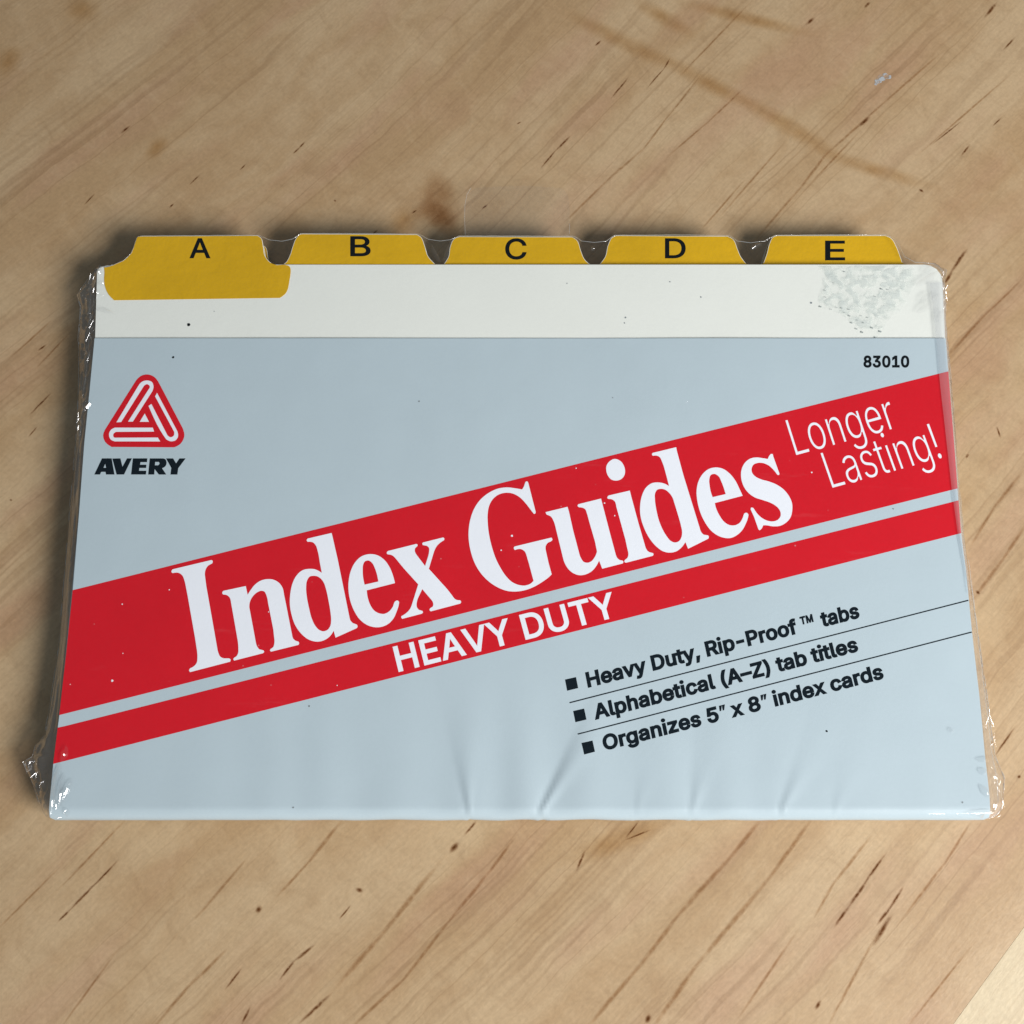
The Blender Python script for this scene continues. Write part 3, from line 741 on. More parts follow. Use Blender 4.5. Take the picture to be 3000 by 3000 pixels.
G = json.loads(r'''{"!":[196,[[[87,160,67,160,66,277],[65,393,63,509,86,509],[109,509,132,509,131,393],[129,277,128,160,108,160]],[[111,-4,98,-4,85,-4],[75,0,66,9,57,18],[52,28,52,41,52,53],[57,64,66,73,75,82],[85,86,98,86,111,86],[121,82,130,73,139,64],[143,53,143,41,143,28],[139,18,130,9,121,0]]]],"(":[273,[[[89,156,89,207,89,244],[93,283,101,324,108,364],[119,404,132,441,145,479],[160,511,177,539,196,539],[216,539,236,539,219,504],[204,467,191,428,178,389],[168,351,161,313,155,276],[151,240,151,207,151,176],[154,146,160,115,166,83],[176,51,188,16,201,-18],[217,-56,236,-96,216,-96],[196,-96,177,-96,148,-47],[126,3,111,55,97,106]]]],")":[273,[[[57,-96,37,-96,57,-55],[73,-17,86,18,98,53],[107,85,113,116,119,147],[122,177,122,207,122,240],[118,276,112,313,105,351],[95,389,82,428,70,467],[55,504,37,539,57,539],[77,539,97,539,113,511],[128,479,142,441,155,404],[165,364,173,323,180,283],[184,244,184,207,184,156],[177,104,161,53,146,2],[125,-48,97,-96,77,-96]]]],",":[188,[[[53,-119,38,-119,48,-56],[58,8,68,71,91,71],[114,71,137,71,119,8],[102,-56,84,-119,69,-119]]]],"-":[453,[[[263,244,337,244,337,226],[337,207,337,188,263,188],[188,188,114,188,114,207],[114,226,114,244,188,244]]]],"0":[453,[[[264,-7,227,-7,189,-7],[157,3,130,24,103,45],[83,74,69,113,55,152],[48,199,48,254,48,309],[55,356,69,395,83,434],[104,464,130,484,157,505],[189,516,227,516,264,516],[296,505,323,484,350,464],[370,434,384,395,398,356],[405,309,405,254,405,199],[398,152,384,113,370,74],[350,45,323,24,297,3]],[[202,50,227,50,252,50],[273,58,290,74,308,90],[321,113,330,144,339,174],[344,211,344,254,344,297],[339,334,330,365,321,395],[308,419,290,435,273,451],[252,460,227,460,202,460],[180,451,163,435,146,419],[132,395,123,365,114,334],[109,297,109,254,109,211],[114,174,123,144,132,113],[146,90,163,74,180,58]]]],"1":[453,[[[181,0,76,0,76,18],[76,36,76,55,181,55],[286,55,391,55,391,36],[391,18,391,0,286,0]],[[250,509,276,509,276,339],[276,170,276,0,255,0],[234,0,212,0,212,149],[212,299,212,448,211,448],[210,448,209,448,168,418],[127,388,86,358,86,381],[86,404,86,427,123,454],[161,481,198,509,224,509]]]],"3":[453,[[[252,-7,218,-7,187,-7],[158,-1,133,10,107,21],[86,37,70,57,54,78],[46,103,44,132,66,132],[87,132,109,132,111,114],[117,99,126,87,136,75],[149,65,165,59,181,53],[199,50,219,50,239,50],[258,53,275,61,292,68],[305,79,315,93,324,107],[329,124,329,145,329,163],[325,181,316,196,307,212],[293,224,275,234,256,243],[231,248,201,248,186,248],[172,248,157,248,157,265],[157,282,157,299,200,349],[244,399,288,448,288,450],[288,451,288,452,215,452],[142,452,70,452,70,471],[70,490,70,509,171,509],[272,509,372,509,372,493],[372,477,372,461,319,400],[265,339,211,278,211,282],[211,285,211,289,249,293],[281,288,308,276,335,263],[356,246,371,222,386,199],[393,173,393,145,393,115],[385,89,370,66,355,43],[335,25,309,12,282,0]]]],"5":[453,[[[254,-7,221,-7,191,-7],[164,-1,140,11,116,23],[97,39,83,60,69,81],[61,104,60,130,81,130],[101,130,122,130,124,115],[129,101,138,89,147,77],[159,67,173,60,188,53],[204,50,221,50,242,50],[260,55,276,64,292,74],[305,87,314,104,323,121],[328,141,328,162,328,184],[323,204,314,221,304,238],[291,252,275,262,258,272],[239,277,218,277,201,277],[184,274,167,268,151,263],[138,255,128,246,108,248],[88,250,67,253,77,338],[86,423,96,509,186,509],[276,509,366,509,366,490],[366,471,366,452,294,452],[222,452,151,452,145,402],[139,352,134,301,135,301],[135,301,136,301,147,311],[161,319,178,325,194,331],[211,334,229,334,253,334],[274,329,294,321,313,313],[331,301,345,285,359,270],[371,252,379,231,387,210],[391,188,391,163,391,130],[384,101,369,76,354,50],[334,30,309,15,283,1]]]],"8":[453,[[[260,-7,226,-7,192,-7],[162,-1,136,11,109,24],[89,40,74,62,59,83],[52,108,52,135,52,157],[56,177,65,195,74,213],[86,229,101,241,116,253],[133,261,153,265,153,265],[153,266,153,267,128,273],[108,287,93,308,78,329],[70,353,70,380,70,406],[77,429,90,450,104,470],[122,486,146,498,169,510],[196,516,226,516,256,516],[283,510,306,498,329,486],[348,470,361,450,375,429],[382,406,382,380,382,353],[374,329,359,308,344,287],[325,273,300,267,300,266],[300,265,300,265,319,261],[336,253,351,241,366,229],[378,213,387,195,396,177],[401,157,401,135,401,108],[393,83,378,62,364,40],[343,24,317,11,291,-1]],[[204,49,226,49,249,49],[268,53,285,60,301,68],[314,78,323,91,332,105],[337,121,337,139,337,158],[332,174,322,189,313,203],[300,214,283,223,266,231],[247,235,226,235,205,235],[186,231,169,223,152,214],[139,203,130,189,120,174],[115,158,115,139,115,121],[120,105,129,91,138,78],[151,68,167,60,184,53]],[[208,290,226,290,244,290],[260,293,274,300,288,307],[299,318,307,330,315,343],[319,358,319,376,319,393],[315,407,308,420,300,433],[289,443,275,449,261,456],[245,460,226,460,208,460],[191,456,177,449,163,443],[152,433,145,420,137,407],[133,393,133,376,133,358],[137,343,145,330,152,318],[163,307,178,300,192,293]]]],"A":[480,[[[39,0,16,0,78,170],[140,339,201,509,226,509],[251,509,276,509,338,339],[401,170,463,0,440,0],[418,0,395,0,359,101],[323,202,287,302,281,321],[273,344,264,372,255,400],[245,435,232,478,236,478],[241,478,245,478,233,435],[222,399,213,371,204,343],[196,320,191,302,155,202],[120,101,85,0,62,0]],[[197,142,110,142,110,161],[110,180,110,199,197,199],[283,199,370,199,370,180],[370,161,370,142,283,142]]]],"B":[456,[[[122,0,60,0,60,170],[60,339,60,509,120,509],[181,509,241,509,276,509],[306,503,329,491,352,479],[369,462,381,442,392,422],[398,399,398,374,398,352],[394,334,387,320,379,306],[369,294,356,286,344,277],[330,271,315,267,315,265],[315,264,315,262,331,261],[347,255,363,245,379,235],[392,221,402,203,413,185],[418,163,418,136,418,111],[412,87,400,67,388,46],[370,30,344,18,319,6],[287,0,247,0,184,0]],[[125,115,125,57,165,57],[205,57,245,57,284,57],[313,65,330,80,347,95],[355,114,355,137,355,154],[351,170,342,184,334,198],[321,209,306,218,290,227],[271,231,248,231,207,231],[166,231,125,231,125,173]],[[125,341,125,285,162,285],[200,285,238,285,257,285],[273,289,288,296,303,303],[315,313,323,326,332,339],[336,355,336,372,336,395],[328,414,313,429,297,444],[273,452,240,452,202,452],[163,452,125,452,125,396]]]],"C":[510,[[[293,-7,267,-7,223,-7],[184,4,150,25,116,46],[89,76,70,115,50,154],[40,201,40,254,40,308],[50,354,70,393,89,432],[116,462,150,484,184,505],[223,516,267,516,293,516],[317,512,340,504,363,497],[384,486,402,471,420,457],[436,439,448,418,460,398],[468,374,473,348,451,348],[430,348,408,348,404,366],[398,381,389,395,381,408],[370,419,357,428,345,438],[331,444,315,449,300,454],[284,456,267,456,236,456],[208,448,184,432,159,417],[139,394,125,364,111,334],[103,297,103,254,103,211],[111,175,125,145,140,115],[159,92,184,76,209,61],[236,53,267,53,284,53],[300,55,315,60,331,65],[345,71,357,81,370,90],[381,101,389,114,398,128],[404,143,408,160,430,160],[451,160,473,160,469,135],[460,111,448,91,436,70],[421,52,402,38,384,23],[363,12,341,5,318,-3]]]],"D":[502,[[[271,0,219,0,178,0],[137,0,96,0,96,19],[96,38,96,57,136,57],[175,57,215,57,256,57],[291,65,318,81,345,97],[366,119,379,149,392,179],[399,214,399,255,399,296],[392,331,379,361,366,390],[346,412,320,428,293,444],[260,452,221,452,178,452],[136,452,93,452,93,471],[93,490,93,509,137,509],[181,509,225,509,275,509],[317,499,353,478,388,458],[415,429,433,391,452,353],[462,308,462,255,462,202],[452,157,433,119,414,81],[387,51,351,31,314,10]],[[103,509,125,509,125,339],[125,170,125,0,103,0],[82,0,60,0,60,170],[60,339,60,509,82,509]]]],"E":[419,[[[165,0,60,0,60,170],[60,339,60,509,164,509],[268,509,372,509,372,490],[372,471,372,452,290,452],[207,452,125,452,125,396],[125,341,125,286,202,286],[278,286,355,286,355,267],[355,248,355,229,278,229],[202,229,125,229,125,172],[125,114,125,57,208,57],[292,57,375,57,375,38],[375,19,375,0,270,0]]]],"H":[517,[[[82,0,60,0,60,170],[60,339,60,509,82,509],[103,509,125,509,125,435],[125,362,125,289,214,289],[303,289,392,289,392,362],[392,435,392,509,414,509],[435,509,457,509,457,339],[457,170,457,0,435,0],[414,0,392,0,392,77],[392,155,392,232,303,232],[214,232,125,232,125,155],[125,77,125,0,103,0]]]],"L":[393,[[[160,0,60,0,60,170],[60,339,60,509,82,509],[103,509,125,509,125,358],[125,208,125,57,203,57],[282,57,361,57,361,38],[361,19,361,0,261,0]]]],"M":[628,[[[81,0,60,0,60,170],[60,339,60,509,91,509],[121,509,152,509,193,402],[235,294,277,187,280,180],[284,170,287,159,291,148],[295,136,299,123,303,110],[307,97,311,84,315,71],[319,59,322,49,317,49],[312,49,307,49,310,59],[314,70,318,83,322,95],[326,108,330,121,334,134],[338,147,342,158,346,170],[349,179,352,187,394,294],[435,402,476,509,507,509],[537,509,568,509,568,339],[568,170,568,0,547,0],[525,0,504,0,504,97],[504,194,504,291,504,302],[504,314,504,327,505,340],[505,354,505,369,505,383],[506,398,506,413,506,428],[507,443,507,457,509,457],[511,457,513,457,508,441],[503,426,498,409,492,393],[487,378,482,363,477,348],[472,334,467,322,463,309],[459,299,456,291,418,194],[380,97,342,0,323,0],[305,0,286,0,248,97],[209,194,170,291,167,299],[163,309,159,321,155,333],[150,346,145,361,140,376],[135,391,129,408,124,424],[118,441,112,457,114,457],[117,457,119,457,119,444],[120,431,120,416,120,401],[121,387,121,372,121,357],[121,342,122,328,122,315],[122,302,122,291,122,194],[122,97,122,0,101,0]]]],"O":[533,[[[311,-7,267,-7,223,-7],[184,4,150,25,116,46],[90,76,70,115,50,154],[40,201,40,254,40,308],[50,354,70,393,90,432],[116,462,150,484,184,505],[223,516,267,516,311,516],[350,505,384,484,418,462],[444,432,464,393,483,354],[493,308,493,254,493,201],[483,154,464,115,444,76],[418,46,384,25,350,4]],[[236,53,267,53,297,53],[325,61,349,76,374,91],[394,114,408,144,423,174],[430,211,430,254,430,298],[423,335,408,365,394,395],[374,417,349,433,325,448],[297,456,267,456,236,456],[209,448,184,433,159,417],[140,394,125,364,111,334],[103,297,103,254,103,211],[111,174,125,144,140,114],[159,92,184,76,209,61]]]],"P":[445,[[[82,0,60,0,60,170],[60,339,60,509,118,509],[177,509,235,509,274,509],[307,502,332,487,358,473],[377,454,390,430,402,405],[409,378,409,348,409,317],[402,290,390,265,377,241],[358,222,332,207,307,193],[274,186,235,186,193,186],[151,186,109,186,109,205],[109,224,109,242,150,242],[191,242,233,242,259,242],[281,247,297,256,313,265],[325,278,333,294,341,310],[344,328,344,348,344,368],[341,386,333,402,325,417],[313,430,297,439,280,448],[259,452,232,452,196,452],[160,452,125,452,125,301],[125,151,125,0,103,0]]]],"R":[449,[[[82,0,60,0,60,170],[60,339,60,509,119,509],[177,509,236,509,275,509],[307,502,333,489,359,475],[378,457,390,433,403,410],[409,382,409,352,409,321],[403,295,390,271,378,248],[359,230,333,217,307,204],[275,198,236,198,189,198],[143,198,96,198,96,217],[96,236,96,255,142,255],[188,255,234,255,260,255],[281,259,298,267,314,275],[326,286,334,300,341,315],[345,332,345,352,345,372],[341,390,334,405,326,420],[314,431,298,440,281,448],[259,452,233,452,197,452],[161,452,125,452,125,301],[125,151,125,0,103,0]],[[378,0,353,0,312,76],[271,153,230,229,254,229],[279,229,303,229,344,153],[386,76,428,0,403,0]]]],"T":[449,[[[85,452,32,452,32,471],[32,490,32,509,160,509],[288,509,417,509,417,490],[417,471,417,452,363,452],[310,452,257,452,257,301],[257,151,257,0,235,0],[214,0,193,0,193,151],[193,301,193,452,139,452]]]],"U":[517,[[[299,-8,259,-8,219,-8],[184,0,154,15,124,31],[101,53,85,80,68,107],[60,138,60,173,60,285],[60,397,60,509,81,509],[103,509,124,509,124,399],[124,288,124,178,124,154],[130,132,141,113,152,94],[167,79,187,68,207,57],[231,52,259,52,287,52],[311,57,331,68,351,79],[366,94,377,113,387,132],[393,154,393,178,393,288],[393,399,393,509,414,509],[436,509,457,509,457,397],[457,285,457,173,457,138],[449,107,433,80,416,53],[393,31,363,15,334,0]]]],"V":[480,[[[229,0,204,0,141,170],[79,339,16,509,39,509],[62,509,84,509,120,408],[156,307,192,206,198,189],[206,166,215,137,224,109],[235,73,248,31,243,31],[239,31,235,31,247,74],[258,110,267,138,276,166],[284,189,290,206,325,307],[360,408,395,509,417,509],[440,509,463,509,401,339],[340,170,278,0,253,0]]]],"Y":[472,[[[225,0,203,0,203,69],[203,139,203,208,141,308],[79,409,16,509,41,509],[66,509,91,509,125,454],[159,399,192,344,203,326],[213,309,222,292,231,275],[240,255,250,230,241,230],[232,230,224,230,233,255],[242,276,251,293,260,310],[270,327,280,344,314,399],[347,454,381,509,406,509],[430,509,455,509,393,409],[330,308,268,208,268,139],[268,69,268,0,247,0]]]],"Z":[438,[[[161,0,42,0,42,15],[42,31,42,46,119,159],[196,272,273,385,284,400],[295,415,306,431,318,446],[329,461,341,476,343,469],[346,461,348,454,327,453],[306,453,285,452,264,452],[244,452,223,452,162,452],[101,452,40,452,40,471],[40,490,40,509,159,509],[278,509,397,509,397,493],[397,477,397,462,321,351],[245,240,169,129,158,113],[146,97,134,81,122,65],[110,49,97,33,95,40],[93,47,90,54,111,55],[132,56,152,57,173,57],[193,57,214,57,276,57],[338,57,399,57,399,38],[399,19,399,0,280,0]]]],"a":[389,[[[182,-9,160,-9,136,-9],[114,-4,94,5,75,14],[59,27,48,45,36,62],[30,83,30,108,30,130],[35,147,43,161,52,175],[63,185,78,193,92,201],[108,207,125,211,143,215],[160,218,178,220,201,223],[219,225,234,227,248,228],[258,231,265,235,272,239],[276,245,276,255,276,255],[276,256,276,257,276,272],[273,286,267,297,261,308],[252,316,240,322,228,328],[213,331,196,331,178,331],[162,328,149,322,136,317],[126,309,118,301,110,292],[104,283,100,274,80,280],[61,285,41,291,50,314],[62,332,79,346,95,360],[113,369,133,375,153,381],[173,384,194,384,208,384],[223,383,239,379,255,376],[271,370,286,360,301,351],[313,338,322,320,332,303],[337,280,337,251,337,168],[337,84,337,0,317,0],[297,0,277,0,277,17],[277,35,277,52,275,52],[274,52,272,52,268,43],[261,34,252,25,243,15],[230,7,215,1,200,-5]],[[155,45,170,45,193,45],[212,50,228,59,243,68],[255,79,263,93,271,107],[276,122,276,138,276,155],[276,173,276,190,273,187],[268,184,259,182,251,180],[242,178,231,176,221,174],[210,172,200,171,190,170],[182,169,175,168,161,166],[147,163,134,159,121,154],[111,148,103,139,96,131],[92,119,92,105,92,92],[95,81,102,72,109,63],[118,57,130,52,142,48]]]],"b":[424,[[[261,-8,229,-8,206,-8],[187,-4,172,4,158,12],[146,21,138,31,129,42],[123,51,118,59,116,59],[114,59,112,59,112,39],[112,20,112,0,92,0],[72,0,53,0,53,170],[53,339,53,509,73,509],[93,509,114,509,114,446],[114,382,114,319,115,319],[117,319,118,319,123,327],[129,336,137,346,145,356],[157,365,171,373,186,381],[205,384,229,384,261,384],[289,376,313,361,337,345],[356,322,370,293,383,263],[390,229,390,189,390,149],[383,114,370,84,356,55],[337,32,313,16,289,0]],[[197,47,220,47,244,47],[263,53,279,66,295,78],[308,95,316,117,324,138],[328,162,328,189,328,216],[324,240,316,261,308,282],[296,299,280,311,264,324],[244,330,220,330,197,330],[177,324,161,312,145,300],[133,284,125,263,117,242],[113,217,113,189,113,161],[117,136,125,115,133,94],[146,77,162,65,178,53]]]],"c":[396,[[[226,-8,207,-8,173,-8],[143,0,117,16,91,33],[71,56,56,85,41,114],[34,149,34,187,34,227],[41,262,56,291,71,321],[91,343,117,360,143,376],[173,384,207,384,226,384],[243,382,260,377,276,372],[292,365,305,356,319,347],[330,335,340,322,350,309],[357,294,362,277,342,272],[322,267,303,262,300,272],[296,281,290,289,285,297],[278,305,270,311,262,317],[253,322,242,325,232,328],[220,330,207,330,182,330],[161,323,145,310,129,297],[116,280,108,258,100,237],[96,213,96,187,96,162],[100,139,108,117,116,96],[129,79,145,66,161,53],[182,46,207,46,220,46],[232,48,243,52,253,55],[263,60,271,66,279,72],[286,80,292,89,297,97],[301,107,304,117,324,112],[343,107,363,102,358,85],[351,70,341,56,332,43],[320,31,306,21,293,12],[277,4,261,-1,244,-6]]]],"d":[424,[[[219,-8,195,-8,164,-8],[136,0,111,16,87,32],[68,55,55,84,41,114],[34,149,34,189,34,229],[41,263,55,293,69,322],[88,345,112,361,136,376],[164,384,196,384,219,384],[238,381,253,373,268,365],[279,356,287,346,296,336],[302,327,306,319,308,319],[309,319,311,319,311,382],[311,446,311,509,331,509],[351,509,372,509,372,339],[372,170,372,0,352,0],[332,0,313,0,313,20],[313,39,313,59,311,59],[309,59,307,59,302,51],[295,42,287,31,278,21],[267,12,252,4,238,-4]],[[181,47,205,47,227,47],[247,53,263,65,279,77],[291,94,299,115,308,136],[312,161,312,189,312,217],[308,242,300,263,292,284],[279,300,263,312,247,324],[228,330,205,330,181,330],[161,324,145,311,129,299],[116,282,108,261,100,240],[96,216,96,189,96,162],[100,138,109,117,117,95],[129,78,145,66,161,53]]]],"e":[404,[[[238,-8,212,-8,175,-8],[143,0,117,16,90,33],[70,56,56,85,41,114],[34,148,34,187,34,226],[41,260,55,290,69,319],[89,343,115,359,141,376],[171,384,205,384,226,384],[246,381,266,374,285,367],[303,356,319,341,335,326],[348,306,357,282,366,258],[371,228,371,194,371,186],[371,178,371,169,272,169],[174,169,75,169,75,187],[75,204,75,221,163,221],[250,221,338,221,329,215],[319,208,310,202,310,227],[306,249,298,269,290,288],[278,303,263,314,247,325],[228,330,205,330,182,330],[163,325,146,313,130,302],[118,288,109,270,100,251],[96,232,96,211,96,200],[96,189,96,178,96,150],[101,126,110,106,120,87],[134,72,151,61,168,51],[189,46,212,46,228,46],[241,48,254,53,266,57],[277,64,285,73,294,82],[301,93,306,105,325,101],[345,96,365,91,359,71],[349,54,335,39,321,24],[303,13,283,4,262,-4]]]],"f":[254,[[[154,379,228,379,228,362],[228,344,228,327,154,327],[80,327,6,327,6,344],[6,362,6,379,80,379]],[[101,0,81,0,81,144],[81,288,81,432,81,453],[86,471,96,486,106,500],[119,511,135,519,152,526],[169,530,187,530,201,530],[213,529,222,527,232,525],[238,523,243,521,238,503],[233,486,227,468,224,470],[220,471,215,472,210,473],[203,474,195,474,176,474],[163,469,154,460,146,451],[142,437,142,419,142,279],[142,140,142,0,121,0]]]],"g":[425,[[[238,-151,207,-151,179,-151],[155,-147,134,-140,113,-132],[96,-123,82,-110,69,-98],[58,-84,51,-69,67,-60],[84,-50,101,-41,107,-49],[113,-57,122,-66,130,-75],[141,-82,154,-88,168,-94],[186,-97,207,-97,238,-97],[263,-90,282,-75,302,-60],[311,-37,311,-6,311,19],[311,44,311,68,310,68],[308,68,306,68,301,60],[295,51,287,41,278,32],[267,23,252,16,238,8],[219,5,195,5,164,5],[137,12,113,27,88,41],[69,62,55,90,41,118],[34,152,34,191,34,230],[41,264,55,293,69,322],[88,345,112,361,137,376],[165,384,196,384,220,384],[239,381,253,373,268,365],[280,356,288,346,297,336],[303,327,308,319,309,319],[311,319,313,319,313,339],[313,359,313,379,333,379],[353,379,372,379,372,250],[372,121,372,-9,372,-42],[365,-69,350,-90,335,-111],[316,-126,291,-136,266,-146]],[[181,59,205,59,228,59],[248,64,264,75,280,86],[292,101,300,121,308,141],[312,165,312,193,312,220],[308,243,300,264,292,284],[280,301,264,312,248,324],[228,330,205,330,181,330],[161,324,145,312,129,299],[117,283,109,262,100,242],[96,219,96,193,96,166],[100,143,109,123,117,103],[129,87,145,76,162,65]]]],"h":[410,[[[114,249,114,227,114,151],[114,76,114,0,93,0],[73,0,53,0,53,170],[53,339,53,509,73,509],[93,509,114,509,114,435],[114,361,114,287,110,287],[106,287,102,287,114,322],[131,347,152,362,174,377],[199,384,227,384,253,384],[276,379,295,369,315,358],[330,342,341,321,352,299],[357,273,357,240,357,160],[357,80,357,0,337,0],[316,0,296,0,296,78],[296,157,296,235,296,265],[288,288,273,304,258,321],[237,329,210,329,192,329],[175,325,161,317,146,309],[135,298,126,283,118,267]]]],"i":[167,[[[73,0,53,0,53,126],[53,253,53,379,73,379],[93,379,114,379,114,253],[114,126,114,0,93,0]],[[95,443,84,443,72,443],[62,447,54,455,45,462],[41,472,41,483,41,494],[45,504,54,512,62,520],[72,524,84,524,95,524],[106,520,114,512,122,504],[126,494,126,483,126,472],[122,462,114,455,106,447]]]],"l":[189,[[[147,-2,139,-2,110,-2],[88,5,74,20,60,35],[53,57,53,84,53,226],[53,367,53,509,73,509],[93,509,114,509,114,372],[114,235,114,99,114,81],[116,69,120,62,125,55],[133,52,146,52,152,52],[157,52,160,53,164,53],[167,54,170,54,173,37],[177,20,181,3,175,1],[169,0,162,-1,154,-2]]]],"n":[410,[[[114,249,114,227,114,151],[114,76,114,0,93,0],[73,0,53,0,53,126],[53,253,53,379,72,379],[92,379,112,379,112,349],[112,318,112,287,109,287],[106,287,102,287,114,322],[131,347,152,362,174,377],[199,384,227,384,253,384],[276,379,295,369,314,358],[330,342,341,321,352,299],[357,273,357,240,357,160],[357,80,357,0,337,0],[316,0,296,0,296,78],[296,157,296,235,296,265],[288,288,273,304,258,321],[237,329,210,329,192,329],[175,325,161,317,146,309],[135,298,126,283,118,267]]]],"o":[415,[[[242,-8,207,-8,173,-8],[143,0,117,16,91,33],[71,56,56,85,41,114],[34,149,34,187,34,227],[41,262,56,291,71,321],[91,343,117,360,143,376],[173,384,207,384,242,384],[273,376,299,360,325,343],[345,321,359,291,374,262],[381,227,381,187,381,149],[374,114,359,85,345,56],[325,33,299,16,273,0]],[[182,46,207,46,233,46],[254,53,270,66,287,79],[299,96,307,117,315,139],[319,162,319,187,319,213],[315,236,307,258,299,280],[287,297,270,310,254,323],[233,330,207,330,182,330],[161,323,145,310,129,297],[116,280,108,258,100,237],[96,213,96,187,96,162],[100,139,108,117,116,96],[129,79,145,66,161,53]]]],"p":[424,[[[73,-143,53,-143,53,31],[53,205,53,379,72,379],[92,379,112,379,112,359],[112,339,112,319,114,319],[116,319,118,319,123,327],[129,336,137,346,145,356],[157,365,171,373,186,381],[205,384,229,384,261,384],[289,376,313,361,337,345],[356,322,370,293,383,263],[390,229,390,189,390,149],[383,114,370,84,356,55],[337,32,313,16,289,0],[261,-8,229,-8,206,-8],[187,-4,173,4,158,12],[146,21,138,31,130,42],[123,51,118,59,117,59],[115,59,114,59,114,-8],[114,-76,114,-143,93,-143]],[[197,47,220,47,244,47],[263,53,279,66,295,78],[308,95,316,117,324,138],[328,162,328,189,328,216],[324,240,316,261,308,282],[296,299,280,311,264,324],[244,330,220,330,197,330],[177,324,161,312,145,300],[133,284,125,263,117,242],[113,217,113,189,113,161],[117,136,125,115,133,94],[146,77,162,65,178,53]]]],"r":[259,[[[73,0,53,0,53,126],[53,253,53,379,72,379],[92,379,112,379,112,360],[112,340,112,321,113,321],[114,321,115,321,122,340],[135,355,152,367,170,379],[190,385,213,385,218,385],[223,385,229,384,235,384],[240,384,243,384,243,363],[243,343,243,322,242,323],[237,323,230,324,223,325],[215,326,207,326,189,326],[173,322,159,315,145,307],[134,297,126,284,118,270],[114,255,114,237,114,158],[114,79,114,0,93,0]]]],"s":[365,[[[211,-8,182,-8,156,-8],[133,-4,112,3,92,11],[75,23,62,38,49,53],[40,72,36,94,55,98],[74,102,94,107,99,86],[109,70,124,60,139,50],[158,45,181,45,208,45],[229,51,244,62,260,74],[268,87,268,103,268,116],[263,127,254,136,245,144],[231,151,212,155,191,160],[170,165,149,170,115,178],[89,191,72,208,55,225],[47,247,47,274,47,296],[53,315,65,332,77,348],[94,361,115,370,136,380],[160,384,187,384,213,384],[235,380,254,372,272,365],[287,353,299,339,310,325],[319,309,324,290,305,286],[287,281,268,277,263,292],[255,304,243,316,230,327],[212,333,187,333,165,333],[146,327,131,317,116,306],[109,293,109,277,109,263],[114,252,124,243,134,235],[150,228,172,223,191,218],[210,214,229,209,264,201],[290,188,306,171,323,154],[331,133,331,107,331,84],[325,64,312,47,300,30],[282,16,260,6,237,-3]]]],"t":[227,[[[138,379,204,379,204,362],[204,344,204,327,138,327],[72,327,6,327,6,344],[6,362,6,379,72,379]],[[65,345,65,471,85,471],[106,471,126,471,126,347],[126,222,126,98,126,81],[129,69,136,61,143,54],[154,50,170,50,174,50],[179,50,185,51,191,52],[197,53,202,54,206,36],[209,19,213,2,207,0],[200,-2,192,-3,184,-4],[176,-4,168,-4,136,-4],[110,4,92,21,74,38],[65,62,65,93,65,219]]]],"u":[410,[[[211,-5,182,-5,157,-5],[134,0,115,11,95,21],[80,37,69,59,58,80],[53,107,53,139,53,219],[53,299,53,379,73,379],[93,379,114,379,114,301],[114,222,114,144,114,114],[121,91,137,75,152,58],[173,50,200,50,218,50],[235,54,249,62,264,70],[275,81,283,97,292,112],[296,131,296,153,296,228],[296,304,296,379,316,379],[337,379,357,379,357,253],[357,126,357,0,337,0],[318,0,298,0,298,31],[298,61,298,92,301,92],[304,92,307,92,295,57],[279,32,257,17,235,2]]]],"v":[389,[[[184,0,163,0,114,126],[66,253,17,379,40,379],[62,379,84,379,111,305],[138,230,165,155,174,132],[181,110,187,87,193,64],[199,42,206,21,198,21],[191,21,184,21,191,42],[197,64,203,87,209,110],[216,132,224,155,251,230],[278,305,305,379,327,379],[349,379,371,379,323,253],[275,126,226,0,205,0]]]],"x":[379,[[[44,0,21,0,71,73],[121,145,171,218,171,202],[171,187,171,171,124,240],[76,310,29,379,52,379],[76,379,100,379,116,355],[132,330,147,306,160,287],[170,270,179,253,188,237],[198,221,207,206,197,206],[186,206,175,206,185,221],[194,237,202,253,211,270],[221,287,233,306,249,330],[266,355,282,379,305,379],[328,379,352,379,304,309],[256,239,209,169,209,184],[209,199,209,214,258,143],[308,71,358,0,334,0],[310,0,287,0,268,28],[249,57,231,85,219,103],[209,120,200,136,191,152],[182,167,173,182,183,182],[194,182,205,182,195,167],[186,152,178,136,170,120],[160,103,148,85,129,57],[110,28,91,0,68,0]]]],"y":[389,[[[51,-140,47,-139,52,-121],[57,-103,61,-86,65,-86],[68,-87,71,-87,83,-90],[94,-91,104,-89,114,-87],[122,-82,130,-74,138,-66],[145,-53,151,-36,155,-24],[159,-13,163,-1,114,126],[66,252,17,379,40,379],[62,379,84,379,111,305],[138,230,165,155,174,132],[181,109,187,87,193,64],[199,42,206,21,198,21],[191,21,184,21,190,42],[196,64,202,87,209,110],[216,132,224,155,251,230],[278,305,305,379,327,379],[349,379,371,379,316,234],[260,88,204,-58,196,-78],[187,-94,177,-107,166,-120],[153,-129,139,-136,125,-142],[109,-145,91,-145,81,-145],[72,-144,65,-143,57,-142]]]],"z":[380,[[[141,0,42,0,42,15],[42,30,42,46,112,137],[183,228,254,320,254,321],[254,322,254,323,185,323],[117,323,48,323,48,342],[48,361,48,379,143,379],[238,379,333,379,333,363],[333,347,333,331,264,241],[195,150,126,60,126,59],[126,58,126,56,197,56],[268,56,339,56,339,38],[339,19,339,0,240,0]]]],"\u2013":[350,[[[233,244,350,244,350,226],[350,207,350,188,233,188],[117,188,0,188,0,207],[0,226,0,244,117,244]]]]}''')
CAP = 509.0


